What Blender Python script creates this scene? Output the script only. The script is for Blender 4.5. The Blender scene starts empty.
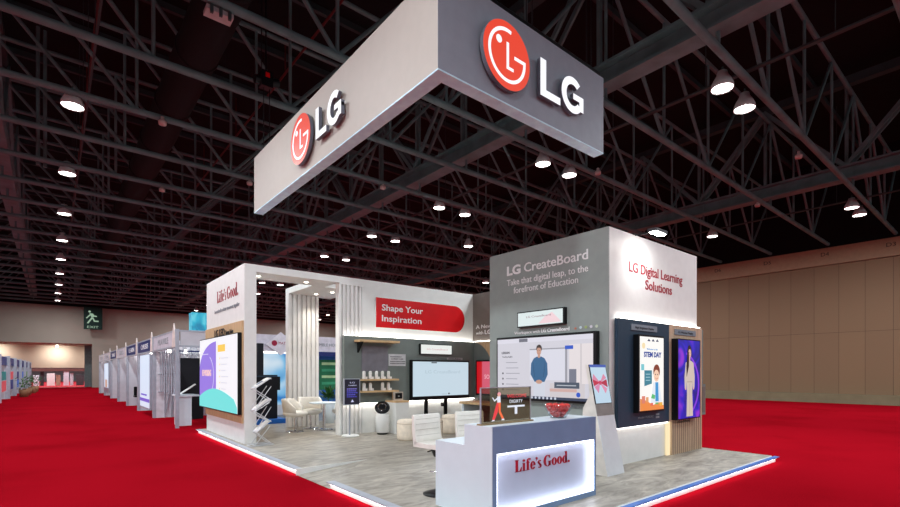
import bpy, math, random
from mathutils import Vector
random.seed(7)
C = bpy.context.scene.collection
PI = math.pi

# ------------------------------------------------------------------ materials
def lin(c):
    c = c / 255.0
    return c / 12.92 if c <= 0.04045 else ((c + 0.055) / 1.055) ** 2.4
def L3(rgb): return (lin(rgb[0]), lin(rgb[1]), lin(rgb[2]), 1.0)
MC = {}
def mat(name, rgb, rough=0.6, metal=0.0, noise=0.06, scale=6.0, stretch=(1, 1, 1), bump=0.0):
    if name in MC: return MC[name]
    m = bpy.data.materials.new(name); m.use_nodes = True
    nt = m.node_tree; b = nt.nodes['Principled BSDF']
    b.inputs['Roughness'].default_value = rough; b.inputs['Metallic'].default_value = metal; b.inputs['Specular IOR Level'].default_value = 0.25
    tc = nt.nodes.new('ShaderNodeTexCoord'); mp = nt.nodes.new('ShaderNodeMapping')
    mp.inputs['Scale'].default_value = stretch
    no = nt.nodes.new('ShaderNodeTexNoise'); no.inputs['Scale'].default_value = scale
    no.inputs['Detail'].default_value = 4
    cr = nt.nodes.new('ShaderNodeValToRGB')
    c = L3(rgb); lo = [max(0, v * (1 - noise * 2)) for v in c[:3]] + [1]; hi = [min(1, v * (1 + noise * 2)) for v in c[:3]] + [1]
    cr.color_ramp.elements[0].position = 0.3; cr.color_ramp.elements[0].color = lo
    cr.color_ramp.elements[1].position = 0.7; cr.color_ramp.elements[1].color = hi
    nt.links.new(tc.outputs['Object'], mp.inputs['Vector']); nt.links.new(mp.outputs[0], no.inputs['Vector'])
    nt.links.new(no.outputs['Fac'], cr.inputs['Fac']); nt.links.new(cr.outputs['Color'], b.inputs['Base Color'])
    if bump:
        bp = nt.nodes.new('ShaderNodeBump'); bp.inputs['Strength'].default_value = bump
        nt.links.new(no.outputs['Fac'], bp.inputs['Height']); nt.links.new(bp.outputs[0], b.inputs['Normal'])
    MC[name] = m
    return m
def emi(name, rgb, s=1.0):
    if name in MC: return MC[name]
    m = bpy.data.materials.new(name); m.use_nodes = True
    b = m.node_tree.nodes['Principled BSDF']
    b.inputs['Base Color'].default_value = (0.01, 0.01, 0.01, 1); b.inputs['Roughness'].default_value = 0.4
    b.inputs['Emission Color'].default_value = L3(rgb); b.inputs['Emission Strength'].default_value = s
    MC[name] = m
    return m
def emi_noise(name, c1, c2, c3, scale, s=1.0, dist=2.0):
    m = bpy.data.materials.new(name); m.use_nodes = True; nt = m.node_tree
    b = nt.nodes['Principled BSDF']; b.inputs['Base Color'].default_value = (0.01, 0.01, 0.01, 1)
    tc = nt.nodes.new('ShaderNodeTexCoord'); no = nt.nodes.new('ShaderNodeTexNoise')
    no.inputs['Scale'].default_value = scale; no.inputs['Distortion'].default_value = dist; no.inputs['Detail'].default_value = 1
    cr = nt.nodes.new('ShaderNodeValToRGB'); e = cr.color_ramp.elements
    e[0].position = 0.35; e[0].color = L3(c1); e[1].position = 0.68; e[1].color = L3(c3)
    k = e.new(0.5); k.color = L3(c2)
    nt.links.new(tc.outputs['Object'], no.inputs['Vector']); nt.links.new(no.outputs['Fac'], cr.inputs['Fac'])
    nt.links.new(cr.outputs['Color'], b.inputs['Emission Color']); b.inputs['Emission Strength'].default_value = s
    return m
def glass(name, tint, alpha):
    m = bpy.data.materials.new(name); m.use_nodes = True; nt = m.node_tree
    nt.nodes.remove(nt.nodes['Principled BSDF']); out = nt.nodes['Material Output']
    t = nt.nodes.new('ShaderNodeBsdfTransparent'); t.inputs['Color'].default_value = L3(tint)
    g = nt.nodes.new('ShaderNodeBsdfGlossy'); g.inputs['Roughness'].default_value = 0.08
    mx = nt.nodes.new('ShaderNodeMixShader'); mx.inputs['Fac'].default_value = alpha
    nt.links.new(t.outputs[0], mx.inputs[1]); nt.links.new(g.outputs[0], mx.inputs[2]); nt.links.new(mx.outputs[0], out.inputs['Surface'])
    return m

WHITE = mat('white_paint', (230, 231, 228), 0.5, noise=0.015)
WHITE2 = mat('white_laminate', (216, 228, 236), 0.35, noise=0.01)
GREY = mat('grey_paint', (148, 157, 153), 0.55, noise=0.02)
SGREY = mat('sign_grey_paint', (146, 153, 164), 0.5, noise=0.02)
DGREY = mat('dark_grey_paint', (119, 128, 124), 0.55, noise=0.02)
GREIGE = mat('greige_paint', (118, 110, 104), 0.6, noise=0.02)
NAVY = mat('navy_panel', (46, 66, 84), 0.4, noise=0.02)
FRONT_SHADE = mat('shade_toned_laminate', (118, 142, 176), 0.4, noise=0.02)  # blue-grey colour stands in for shade on the white counter front
BLACK = mat('black_plastic', (16, 17, 20), 0.35, noise=0.05)
MBLACK = mat('matte_black_panel', (24, 26, 32), 0.7, noise=0.05)
WOOD = mat('oak_veneer', (200, 168, 128), 0.5, noise=0.06, scale=3, stretch=(6, 6, 0.8))
WOODH = mat('oak_shelf', (212, 178, 134), 0.5, noise=0.1, scale=3, stretch=(1, 6, 6))
WALNUT = mat('brown_slatted_wood', (192, 166, 140), 0.55, noise=0.1, scale=3, stretch=(8, 8, 0.6))
STEEL = mat('truss_steel', (96, 122, 124), 0.55, 0.0, noise=0.1, scale=2)
STEELD = mat('truss_steel_dark', (52, 66, 68), 0.6, 0.0, noise=0.1, scale=2)
CHROME = mat('chrome', (205, 205, 210), 0.18, 1.0, noise=0.02)
ALU = mat('aluminium_profile', (178, 184, 196), 0.4, 0.3, noise=0.04)
LEATHER = mat('white_leather', (234, 230, 222), 0.45, noise=0.02, scale=12)
CREAM = mat('cream_fabric', (240, 226, 206), 0.8, noise=0.04, scale=14)
REDP = mat('red_banner_vinyl', (214, 0, 14), 0.45, noise=0.05, scale=1.2)
REDT = mat('red_lettering', (158, 8, 36), 0.4, noise=0.02)
WTXT = mat('white_lettering', (240, 240, 240), 0.4, noise=0.01)
DTXT = mat('dark_lettering', (40, 40, 44), 0.5, noise=0.02)
GTXT = mat('grey_lettering', (140, 146, 152), 0.5, noise=0.02)
PLATE = mat('grey_label_plate', (128, 138, 148), 0.4, noise=0.02)
BEIGE = mat('second_hall_beige', (206, 192, 176), 0.7, noise=0.04, scale=0.6)
BLUE_EDGE = mat('blue_edge_top', (66, 118, 196), 0.35, noise=0.03)
LED = emi('led_strip', (255, 250, 242), 7.0)
LEDS = emi('led_strip_soft', (255, 250, 245), 4.0)
LEDW = emi('led_strip_warm', (255, 226, 170), 3.0)
LEDC = emi('led_counter', (240, 244, 255), 6.0)

# ------------------------------------------------------------------ mesh builder
class Fr:
    def __init__(s, o, u, v, n): s.o, s.u, s.v, s.n = Vector(o), Vector(u), Vector(v), Vector(n)
    def p(s, a, b, d=0.0): return s.o + s.u * a + s.v * b + s.n * d
def FY(y): return Fr((0, y, 0), (1, 0, 0), (0, 0, 1), (0, -1, 0))      # faces -y, a = x, b = z
def FX(x): return Fr((x, 0, 0), (0, -1, 0), (0, 0, 1), (-1, 0, 0))     # faces -x, a = -y, b = z
class MB:
    def __init__(s): s.v, s.f, s.m, s.mats, s.sm = [], [], [], [], []
    def mi(s, m):
        if m not in s.mats: s.mats.append(m)
        return s.mats.index(m)
    def add(s, vs, fs, m, smooth=False):
        k = len(s.v); s.v += [Vector(v) for v in vs]; i = s.mi(m)
        for f in fs: s.f.append([k + q for q in f]); s.m.append(i); s.sm.append(smooth)
        return s
    def box(s, a, b, m):
        x0, y0, z0 = a; x1, y1, z1 = b
        if x0 > x1: x0, x1 = x1, x0
        if y0 > y1: y0, y1 = y1, y0
        if z0 > z1: z0, z1 = z1, z0
        vs = [(x0, y0, z0), (x1, y0, z0), (x1, y1, z0), (x0, y1, z0), (x0, y0, z1), (x1, y0, z1), (x1, y1, z1), (x0, y1, z1)]
        return s.add(vs, [(0, 3, 2, 1), (4, 5, 6, 7), (0, 1, 5, 4), (1, 2, 6, 5), (2, 3, 7, 6), (3, 0, 4, 7)], m)
    def prism(s, fr, pts, d0, d1, m, side=None):
        n = len(pts)
        ar = sum(pts[i][0] * pts[(i + 1) % n][1] - pts[(i + 1) % n][0] * pts[i][1] for i in range(n))
        if ar < 0: pts = pts[::-1]
        vs = [fr.p(a, b, d1) for a, b in pts] + [fr.p(a, b, d0) for a, b in pts]
        s.add(vs, [list(range(n))], m)
        s.add(vs, [list(range(2 * n - 1, n - 1, -1))] + [(i, n + i, n + (i + 1) % n, (i + 1) % n) for i in range(n)], side or m)
        return s
    def rect(s, fr, a0, b0, a1, b1, d0, d1, m, side=None): return s.prism(fr, [(a0, b0), (a1, b0), (a1, b1), (a0, b1)], d0, d1, m, side)
    def disc(s, fr, a, b, r, d0, d1, m, side=None, ry=None, n=24):
        ry = ry or r
        return s.prism(fr, [(a + r * math.cos(2 * PI * i / n), b + ry * math.sin(2 * PI * i / n)) for i in range(n)], d0, d1, m, side)
    def arc(s, fr, cx, cy, ro, ri, t0, t1, d0, d1, m, side=None, n=28):
        roy = ro if not isinstance(ro, tuple) else ro[1]; rox = ro if not isinstance(ro, tuple) else ro[0]
        riy = ri if not isinstance(ri, tuple) else ri[1]; rix = ri if not isinstance(ri, tuple) else ri[0]
        for i in range(n):
            a = math.radians(t0 + (t1 - t0) * i / n); b = math.radians(t0 + (t1 - t0) * (i + 1) / n)
            s.prism(fr, [(cx + rix * math.cos(a), cy + riy * math.sin(a)), (cx + rox * math.cos(a), cy + roy * math.sin(a)),
                         (cx + rox * math.cos(b), cy + roy * math.sin(b)), (cx + rix * math.cos(b), cy + riy * math.sin(b))], d0, d1, m, side)
        return s
    def tube(s, p, q, r, m, n=8, r2=None, caps=True):
        p, q = Vector(p), Vector(q); d = (q - p).normalized()
        u = d.orthogonal().normalized(); w = d.cross(u); r2 = r if r2 is None else r2
        vs = [p + (u * math.cos(2 * PI * i / n) + w * math.sin(2 * PI * i / n)) * r for i in range(n)] + \
             [q + (u * math.cos(2 * PI * i / n) + w * math.sin(2 * PI * i / n)) * r2 for i in range(n)]
        s.add(vs, [(i, (i + 1) % n, n + (i + 1) % n, n + i) for i in range(n)], m, True)
        if caps: s.add(vs, [list(range(n - 1, -1, -1)), list(range(n, 2 * n))], m)
        return s
    def bar(s, p, q, w, h, m):   # rectangular bar between two points
        p, q = Vector(p), Vector(q); d = (q - p).normalized()
        u = d.cross(Vector((0, 0, 1)))
        u = Vector((1, 0, 0)) if u.length < 1e-4 else u.normalized()
        t = u.cross(d)
        vs = [e + u * a * w / 2 + t * b * h / 2 for e in (p, q) for a, b in ((-1, -1), (1, -1), (1, 1), (-1, 1))]
        return s.add(vs, [(3, 2, 1, 0), (4, 5, 6, 7), (0, 1, 5, 4), (1, 2, 6, 5), (2, 3, 7, 6), (3, 0, 4, 7)], m)
    def lathe(s, c, prof, m, n=28, axis=(0, 0, 1), sx=1, sy=1):
        c = Vector(c); ax = Vector(axis).normalized()
        u = Vector((1, 0, 0)) if abs(ax.z) > 0.999 else ax.orthogonal().normalized(); w = ax.cross(u)
        vs = []
        for r, z in prof:
            for i in range(n):
                t = 2 * PI * i / n; vs.append(c + ax * z + u * r * sx * math.cos(t) + w * r * sy * math.sin(t))
        fs = [(j * n + i, j * n + (i + 1) % n, (j + 1) * n + (i + 1) % n, (j + 1) * n + i) for j in range(len(prof) - 1) for i in range(n)]
        s.add(vs, fs, m, True)
        return s
    def sphere(s, c, r, m, n=12, sz=1.0):
        return s.lathe(c, [(max(1e-4, r * math.sin(PI * k / 8)), -r * sz * math.cos(PI * k / 8)) for k in range(9)], m, n)
    def grid(s, fn, nu, nv, m, smooth=True):
        vs = [fn(i / nu, j / nv) for j in range(nv + 1) for i in range(nu + 1)]
        return s.add(vs, [(j * (nu + 1) + i, j * (nu + 1) + i + 1, (j + 1) * (nu + 1) + i + 1, (j + 1) * (nu + 1) + i) for j in range(nv) for i in range(nu)], m, smooth)
    def text(s, fr, txt, a, b, cap, m, width=None, depth=0.02, d0=0.0, align='L', bold=0.0, side=None):
        cu = bpy.data.curves.new('t', 'FONT'); cu.body = txt; cu.size = 1.0; cu.resolution_u = 3; cu.offset = bold
        o = bpy.data.objects.new('t', cu); C.objects.link(o); bpy.context.view_layer.update()
        me = bpy.data.meshes.new_from_object(o.evaluated_get(bpy.context.evaluated_depsgraph_get()))
        vs = [(v.co.x, v.co.y) for v in me.vertices]; fs = [list(p.vertices) for p in me.polygons]
        bpy.data.objects.remove(o); bpy.data.curves.remove(cu); bpy.data.meshes.remove(me)
        if not vs: return s
        k = cap / 0.729; w = max(v[0] for v in vs) - min(v[0] for v in vs); mn = min(v[0] for v in vs)
        kx = width / w if width else k
        off = a - mn * kx if align == 'L' else (a - (mn + w / 2) * kx)
        n = len(vs)
        top = [fr.p(off + x * kx, b + y * k, d0 + depth) for x, y in vs]
        s.add(top, fs, m)
        ed = {}
        for f in fs:
            for i in range(len(f)):
                e = (f[i], f[(i + 1) % len(f)]); ed[e] = 1
        bd = [e for e in ed if (e[1], e[0]) not in ed]
        bot = [fr.p(off + x * kx, b + y * k, d0) for x, y in vs]
        s.add(top + bot, [(e[1], e[0], n + e[0], n + e[1]) for e in bd], side or m)
        return s
    def build(s, name, parent=None, loc=None, local=False, bevel=0.0):
        me = bpy.data.meshes.new(name)
        off = Vector((0, 0, 0))
        if not local:
            if parent is not None:
                p = parent
                while p is not None: off += p.location; p = p.parent
            elif loc is not None: off = Vector(loc)
            else:
                xs = [v.x for v in s.v]; ys = [v.y for v in s.v]; zs = [v.z for v in s.v]
                off = Vector(((min(xs) + max(xs)) / 2, (min(ys) + max(ys)) / 2, min(zs)))
        me.from_pydata([v - off for v in s.v], [], s.f)
        for m in s.mats: me.materials.append(m)
        me.polygons.foreach_set('material_index', s.m); me.polygons.foreach_set('use_smooth', s.sm)
        me.update()
        o = bpy.data.objects.new(name, me); C.objects.link(o)
        if parent is not None: o.parent = parent
        elif not local: o.location = off
        if bevel:
            md = o.modifiers.new('bevel', 'BEVEL'); md.width = bevel; md.segments = 2; md.limit_method = 'ANGLE'
        return o
def tag(o, label=None, cat=None, group=None, kind=None):
    if label: o['label'] = label
    if cat: o['category'] = cat
    if group: o['group'] = group
    if kind: o['kind'] = kind
    return o
def thing(name, label, cat, loc=(0, 0, 0), group=None):
    o = bpy.data.objects.new(name, None); o.empty_display_size = 0.1; C.objects.link(o); o.location = loc
    return tag(o, label, cat, group)
def kids(o): return [c for c in C.objects if c.parent == o]
def dup(o, loc=None, rot=None, label=None, parent=None):
    c = o.copy(); C.objects.link(c)
    if parent is not None: c.parent = parent
    if loc is not None: c.location = loc
    if rot is not None: c.rotation_euler = (0, 0, rot)
    if label: c['label'] = label
    for ch in kids(o): dup(ch, parent=c)
    return c
def st(mb, name, **k): o = mb.build(name, **k); o['kind'] = 'structure'; return o
def area(name, loc, rot, sx, sy, power, rgb=(255, 255, 255), parent=None, shape='RECTANGLE'):
    l = bpy.data.lights.new(name, 'AREA'); l.shape = shape; l.size = sx; l.size_y = sy; l.energy = power; l.color = L3(rgb)[:3]
    o = bpy.data.objects.new(name, l); C.objects.link(o); o.location = loc; o.rotation_euler = rot
    if parent is not None: o.parent = parent
    return o

# ------------------------------------------------------------------ camera
a = math.atan(398 / 480)
cd = bpy.data.cameras.new('camera'); cam = bpy.data.objects.new('camera', cd); C.objects.link(cam)
cam.location = (0, 0, 1.6); cam.rotation_euler = (PI / 2, 0, -a)
cd.sensor_width = 36; cd.lens = 19.2; cd.shift_y = 118 / 900; cd.clip_start = 0.05; cd.clip_end = 400
bpy.context.scene.camera = cam

# ------------------------------------------------------------------ setting
def carpet():
    m = bpy.data.materials.new('red_carpet'); m.use_nodes = True; nt = m.node_tree; b = nt.nodes['Principled BSDF']
    b.inputs['Roughness'].default_value = 0.95; b.inputs['Specular IOR Level'].default_value = 0.0
    tc = nt.nodes.new('ShaderNodeTexCoord')
    n1 = nt.nodes.new('ShaderNodeTexNoise'); n1.inputs['Scale'].default_value = 60; n1.inputs['Detail'].default_value = 6
    n2 = nt.nodes.new('ShaderNodeTexNoise'); n2.inputs['Scale'].default_value = 0.5; n2.inputs['Detail'].default_value = 3
    mx = nt.nodes.new('ShaderNodeMath'); mx.operation = 'ADD'
    cr = nt.nodes.new('ShaderNodeValToRGB'); cr.color_ramp.elements[0].position = 0.75; cr.color_ramp.elements[0].color = L3((128, 8, 19))
    cr.color_ramp.elements[1].position = 1.25; cr.color_ramp.elements[1].color = L3((146, 11, 25))
    nt.links.new(tc.outputs['Object'], n1.inputs['Vector']); nt.links.new(tc.outputs['Object'], n2.inputs['Vector'])
    nt.links.new(n1.outputs['Fac'], mx.inputs[0]); nt.links.new(n2.outputs['Fac'], mx.inputs[1])
    nt.links.new(mx.outputs[0], cr.inputs['Fac']); nt.links.new(cr.outputs[0], b.inputs['Base Color'])
    return m
st(MB().box((-40, -12, -0.1), (60, 61, 0), carpet()), 'floor')
st(MB().box((-40, 61, -0.1), (60, 130, -0.005), mat('second_hall_carpet', (190, 12, 34), 0.9, noise=0.1, scale=2)), 'floor_second_hall')

def hall_wall_mat():
    m = bpy.data.materials.new('hall_wall_panels'); m.use_nodes = True; nt = m.node_tree; b = nt.nodes['Principled BSDF']
    b.inputs['Roughness'].default_value = 0.7
    ge = nt.nodes.new('ShaderNodeNewGeometry'); sp = nt.nodes.new('ShaderNodeSeparateXYZ'); cb = nt.nodes.new('ShaderNodeCombineXYZ')
    ad = nt.nodes.new('ShaderNodeMath'); ad.operation = 'ADD'; ad.inputs[1].default_value = 0.0
    br = nt.nodes.new('ShaderNodeTexBrick'); br.offset = 0.0; br.inputs['Scale'].default_value = 1.0
    br.inputs['Brick Width'].default_value = 1.035; br.inputs['Row Height'].default_value = 3.6
    br.inputs['Mortar Size'].default_value = 0.012; br.inputs['Mortar Smooth'].default_value = 0.3
    br.inputs['Color1'].default_value = L3((124, 97, 70)); br.inputs['Color2'].default_value = L3((118, 92, 67)); br.inputs['Mortar'].default_value = L3((84, 64, 45))
    nt.links.new(ge.outputs['Position'], sp.inputs[0]); nt.links.new(sp.outputs['Y'], cb.inputs['X']); nt.links.new(sp.outputs['Z'], cb.inputs['Y'])
    nt.links.new(cb.outputs[0], br.inputs['Vector']); nt.links.new(br.outputs['Color'], b.inputs['Base Color'])
    return m
HW = hall_wall_mat()
BW = mat('hall_back_wall', (160, 150, 138), 0.75, noise=0.05, scale=0.3)
wr = st(MB().box((31, -12, 0), (31.4, 61, 7.1), HW), 'wall_right')
st(MB().box((30.85, -12, 7.12), (31.4, 61, 8.0), mat('wall_fascia', (150, 124, 98), 0.7, noise=0.03)), 'trim_1')
st(MB().box((30.3, -12, 0), (31, 60, 0.45), mat('wall_ledge', (118, 108, 84), 0.7, noise=0.05, scale=2)), 'baseboard_right')
fx = FX(30.85)
for yy, s in ((9.35, 'D5'), (6.75, 'D4'), (4.2, 'D3'), (11.95, 'D6')):
    t = MB().text(fx, s, -yy, 7.58, 0.2, mat('dark_wall_letters', (60, 44, 36), 0.6), depth=0.01, align='C', width=0.34)
    tag(t.build('grid_mark'), 'dark painted grid mark %s on the fascia of the right hall wall' % s, 'sign')
# back wall with high bulkhead, recess behind and opening to the second hall
st(MB().box((-40, 60, 4.35), (31, 60.6, 8.0), BW), 'wall_back')
st(MB().box((-40, 60.6, 4.35), (31, 66, 4.6), BW), 'ceiling_recess')
lw = MB().box((-40, 66, 2.0), (31, 66.5, 4.35), BEIGE).box((3.1, 66, 0), (31, 66.5, 2.0), BEIGE).box((-40, 66, 0), (-5, 66.5, 2.0), BEIGE)
st(lw, 'wall_recess')
st(MB().box((3.1, 60, 0), (31, 60.6, 4.35), BW).box((-40, 60, 0), (-6, 60.6, 4.35), BW), 'wall_back_lower')
# roof
roof = MB().box((-30, -12, 12.6), (31.4, 61, 12.9), mat('roof_sheet', (9, 14, 15), 0.9, noise=0.1, scale=1))
for i in range(24): roof.box((-30, -6 + i * 2.8, 12.4), (31, -5.88 + i * 2.8, 12.6), STEELD)
st(roof, 'ceiling')
st(MB().box((-30, 60, 8.0), (31.4, 60.3, 12.6), mat('gable_dark', (9, 13, 14), 0.9)), 'wall_gable')
st(MB().box((31.0, -12, 8.0), (31.4, 60, 12.6), mat('gable_dark', (9, 13, 14), 0.9)), 'wall_right_upper')

# ------------------------------------------------------------------ roof steel
ZB, ZT, PX = 8.2, 11.6, 2.95
def make_truss():
    t = thing('roof_truss', 'thin dark steel tube truss crossing under the black hall roof', 'truss', (0, 0, 0), 'tube trusses crossing the roof')
    x0, x1 = -1.3 - 4 * PX, -1.3 + 11 * PX - 0.15
    MB().tube((x0, 0, ZB), (x1, 0, ZB), 0.085, STEEL, 8).build('bottom_chord', t, local=True)
    MB().tube((x0, 0, ZT), (x1, 0, ZT), 0.07, STEEL, 6).build('top_chord', t, local=True)
    w = MB()
    for k in range(-4, 11):
        xa = -1.3 + k * PX; ph = k % 4
        w.tube((xa, 0, ZB), (xa, 0, ZT), 0.04, STEEL, 6, caps=False)
        if ph < 2: w.tube((xa, 0, ZT), (xa + PX, 0, ZB), 0.05, STEEL, 6, caps=False)
        else: w.tube((xa, 0, ZB), (xa + PX, 0, ZT), 0.05, STEEL, 6, caps=False)
    w.build('web_members', t, local=True)
    return t
tr = make_truss(); ny = 0
ys = [4.1 - 2.6 * 4 + 2.59 * k for k in range(0, 26)]
tr.location = (0, ys[0], 0)
for y in ys[1:]: dup(tr, (0, y, 0))
def make_girder():
    g = thing('roof_girder', '', 'girder')
    ya, yb = -11.8, 59.8
    b = MB().box((-0.24, ya, 8.56), (0.24, yb, 8.63), STEEL).box((-0.24, ya, 9.02), (0.24, yb, 9.09), STEEL).box((-0.03, ya, 8.68), (0.03, yb, 9.02), STEEL)
    b.build('bottom_beam', g, local=True)
    MB().box((-0.15, ya, 12.0), (0.15, yb, 12.3), STEELD).build('top_beam', g, local=True)
    w = MB(); k = 0; y = ya + 0.5
    while y + 5.18 < yb:
        for dx in (-0.16, 0.16):
            w.bar((dx, y, 9.05), (dx, y + 2.59, 12.05), 0.08, 0.13, STEEL); w.bar((dx, y + 2.59, 12.05), (dx, y + 5.18, 9.05), 0.08, 0.13, STEEL)
        w.bar((0, y + 2.59, 9.05), (0, y + 2.59, 12.05), 0.1, 0.1, STEEL); w.bar((0, y, 9.05), (0, y, 12.05), 0.1, 0.1, STEEL)
        y += 5.18
    w.build('web_members', g, local=True)
    return g
gi = make_girder(); gi.location = (10.5, 0, 0); gi['label'] = 'heavy grey roof girder running over the booth, seen above the small tower'
dup(gi, (22.3, 0, 0), label='heavy grey roof girder farther right, near the beige hall wall')
dup(gi, (-1.3, 0, 0), label='heavy grey roof girder over the left red aisle')
dk = MB().lathe((2.9, -8, 9.9), [(0.5, 0), (0.5, 62)], mat('duct_black', (16, 22, 23), 0.8), 20, axis=(0, 1, 0))
for i in range(20): dk.lathe((2.9, -8 + i * 3.1, 9.9), [(0.5, 0), (0.53, 0.02), (0.53, 0.1), (0.5, 0.12)], mat('duct_black', (16, 22, 23), 0.8), 20, axis=(0, 1, 0))
tag(dk.build('air_duct'), 'wide black round air duct running under the roof at left', 'duct')
for x, lab in ((12.2, 'thin cable tray carrying the paired lamps over the tower'), (24.6, 'thin cable tray near the right hall wall'), (0.7, 'thin cable tray over the left aisle lamps')):
    c = MB().box((x - (0.06 if x > 1 else 0.02), -11, 8.42), (x + (0.06 if x > 1 else 0.02), 59, 8.46), STEELD)
    for i in range(28): c.tube((x, -10 + i * 2.5, 8.44), (x, -10 + i * 2.5, 12.4), 0.012, STEELD, 4, caps=False)
    tag(c.build('cable_tray'), lab, 'cable tray')
rp = MB()
for x in (0.9, 5.6, 8.2): rp.tube((x, -11, 10.9), (x, 59, 10.9), 0.035, mat('red_sprinkler_pipe', (84, 22, 22), 0.5), 6)
for x, i in ((x, i) for x in (0.9, 5.6) for i in range(8)): rp.tube((x, -6 + i * 5.2, 10.9), (x, -6 + i * 5.2, 12.4), 0.025, mat('red_sprinkler_pipe', (84, 22, 22), 0.5), 5)
tag(rp.build('sprinkler_pipes'), 'thin dull red sprinkler pipes under the black roof', 'pipe')

for k_, (x, y) in enumerate(((-0.34, 19.9), (-0.17, 20.0))):
    tag(MB().tube((x, y, 8.1), (x, y, 12.45), 0.05, STEEL, 8).build('vertical_pipe'), 'thin grey vertical pipe dropping from the roof at far left, %s of the pair' % ('left', 'right')[k_], 'pipe')
# high-bay lamps
LENS = emi('lamp_lens', (255, 252, 246), 14)
def make_lamp():
    t = thing('high_bay_lamp', '', 'ceiling lamp', group='high bay lamps under the roof')
    MB().lathe((0, 0, 0), [(0.05, 0.4), (0.1, 0.39), (0.12, 0.3), (0.18, 0.2), (0.225, 0.1), (0.235, 0), (0.225, 0), (0.19, 0.09), (0.1, 0.2)], mat('lamp_housing', (190, 196, 196), 0.5, noise=0.03), 20).build('housing', t, local=True)
    MB().lathe((0, 0, 0.02), [(0.0001, 0.0), (0.215, 0.0), (0.215, 0.02), (0.0001, 0.02)], LENS, 20).build('lens', t, local=True)
    MB().tube((0, 0, 0.3), (0, 0, 0.5), 0.02, STEELD, 6).build('rod', t, local=True)
    return t
lp = None
LP = 215.0
for xi, x in enumerate((-11.4, 0.38, 11.6, 12.92, 23.95, 25.3)):
    for k in range(-2, 11):
        y = 4.4 + 5.12 * k
        if x > 24 and k == 1: continue
        if x < 0 and k > 4: continue  # leftmost row is added out of view to brighten left-facing surfaces
        od = ('nearest', 'second nearest', 'third nearest', 'fourth nearest', 'fifth nearest', 'sixth nearest', 'seventh nearest', 'eighth nearest', 'ninth nearest', 'tenth nearest', 'farthest')
        vk = k - (2 if x < 1 else 0)
        where = ('added beyond the left stands as fill' if x < 0 else 'over the left aisle' if x < 1 else 'over the grey tower' if x < 20 else 'near the right hall wall')
        side = '' if x < 1 else ('left of pair, ' if xi in (2, 4) else 'right of pair, ')
        n = lambda: ('high-bay lamp, %s%s in row %s' % (side, od[vk], where)) if vk >= 0 and x > 0 else 'high-bay lamp outside the view, in row %s' % where
        if lp is None: lp = o = make_lamp(); lp['label'] = n(); lp.location = (x, y, 7.95)
        else: o = dup(lp, (x, y, 7.95), label=n())
        area('lamp_light', (x, y, 7.93), (0, 0, 0), 0.42, 0.42, LP * (2.4 if x < 0 else 1.15 if x < 1 else 0.8), (244, 250, 255), shape='DISK')
for (x, y, s) in ((13.5, 16.9, 'single small lamp hanging above the red banner wall'),):
    dup(lp, (x + 2.8, y + 1.3, 7.95), label=s)
# detectors
for i, (x, y) in enumerate(((2.2, 14.3), (13.6, 8.9), (17.2, 4.4), (21.0, 6.7), (5.2, 17.0), (8.9, 14.4), (3.0, 19.6))):
    tag(MB().lathe((x, y, 7.98), [(0.0001, 0), (0.09, 0), (0.1, 0.08), (0.04, 0.14), (0.04, 0.2)], mat('detector_white', (190, 180, 175), 0.5), 12).build('smoke_detector'),
        'small pale round detector hanging from a roof tube', 'detector', group='round detectors on the roof tubes')
fl = MB().box((2.1, 9.25, 8.02), (2.55, 9.5, 8.1), mat('flood_box', (170, 170, 172), 0.5))
for i in range(3): fl.box((2.15 + i * 0.15, 9.2, 7.95), (2.2 + i * 0.15, 9.25, 8.1), STEELD)
tag(fl.build('junction_box'), 'pale finned box fixed to a roof tube at top left', 'fixture')
# exit sign
t = thing('exit_sign', 'large black hanging exit sign with running figure on the back wall', 'sign', (3.1, 59, 5.75))
fr = FY(59)
MB().rect(fr, 2.38, 5.75, 3.86, 7.95, 0, 0.2, mat('exit_green', (16, 44, 38), 0.5)).build('board', t)
r = MB(); EW = emi('exit_figure', (190, 225, 195), 0.55)
for p in ([(2.62, 6.35), (2.74, 6.3), (3.1, 6.85), (3.0, 6.95)], [(3.0, 6.95), (3.14, 6.9), (3.26, 6.62), (3.55, 6.62), (3.55, 6.5), (3.18, 6.5)],
          [(2.98, 6.95), (3.18, 6.95), (3.0, 7.32), (2.82, 7.3)], [(2.55, 6.85), (2.62, 6.78), (2.9, 7.1), (2.85, 7.2)], [(3.02, 7.28), (3.15, 7.0), (3.42, 6.98), (3.42, 7.08), (3.22, 7.12), (3.08, 7.32)]):
    r.prism(fr, p, 0.2, 0.22, EW)
r.disc(fr, 2.84, 7.48, 0.1, 0.2, 0.22, EW)
r.text(fr, 'EXIT', 3.1, 5.86, 0.24, EW, width=0.9, align='C', depth=0.02, d0=0.2)
r.build('figure_and_letters', t)

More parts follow.
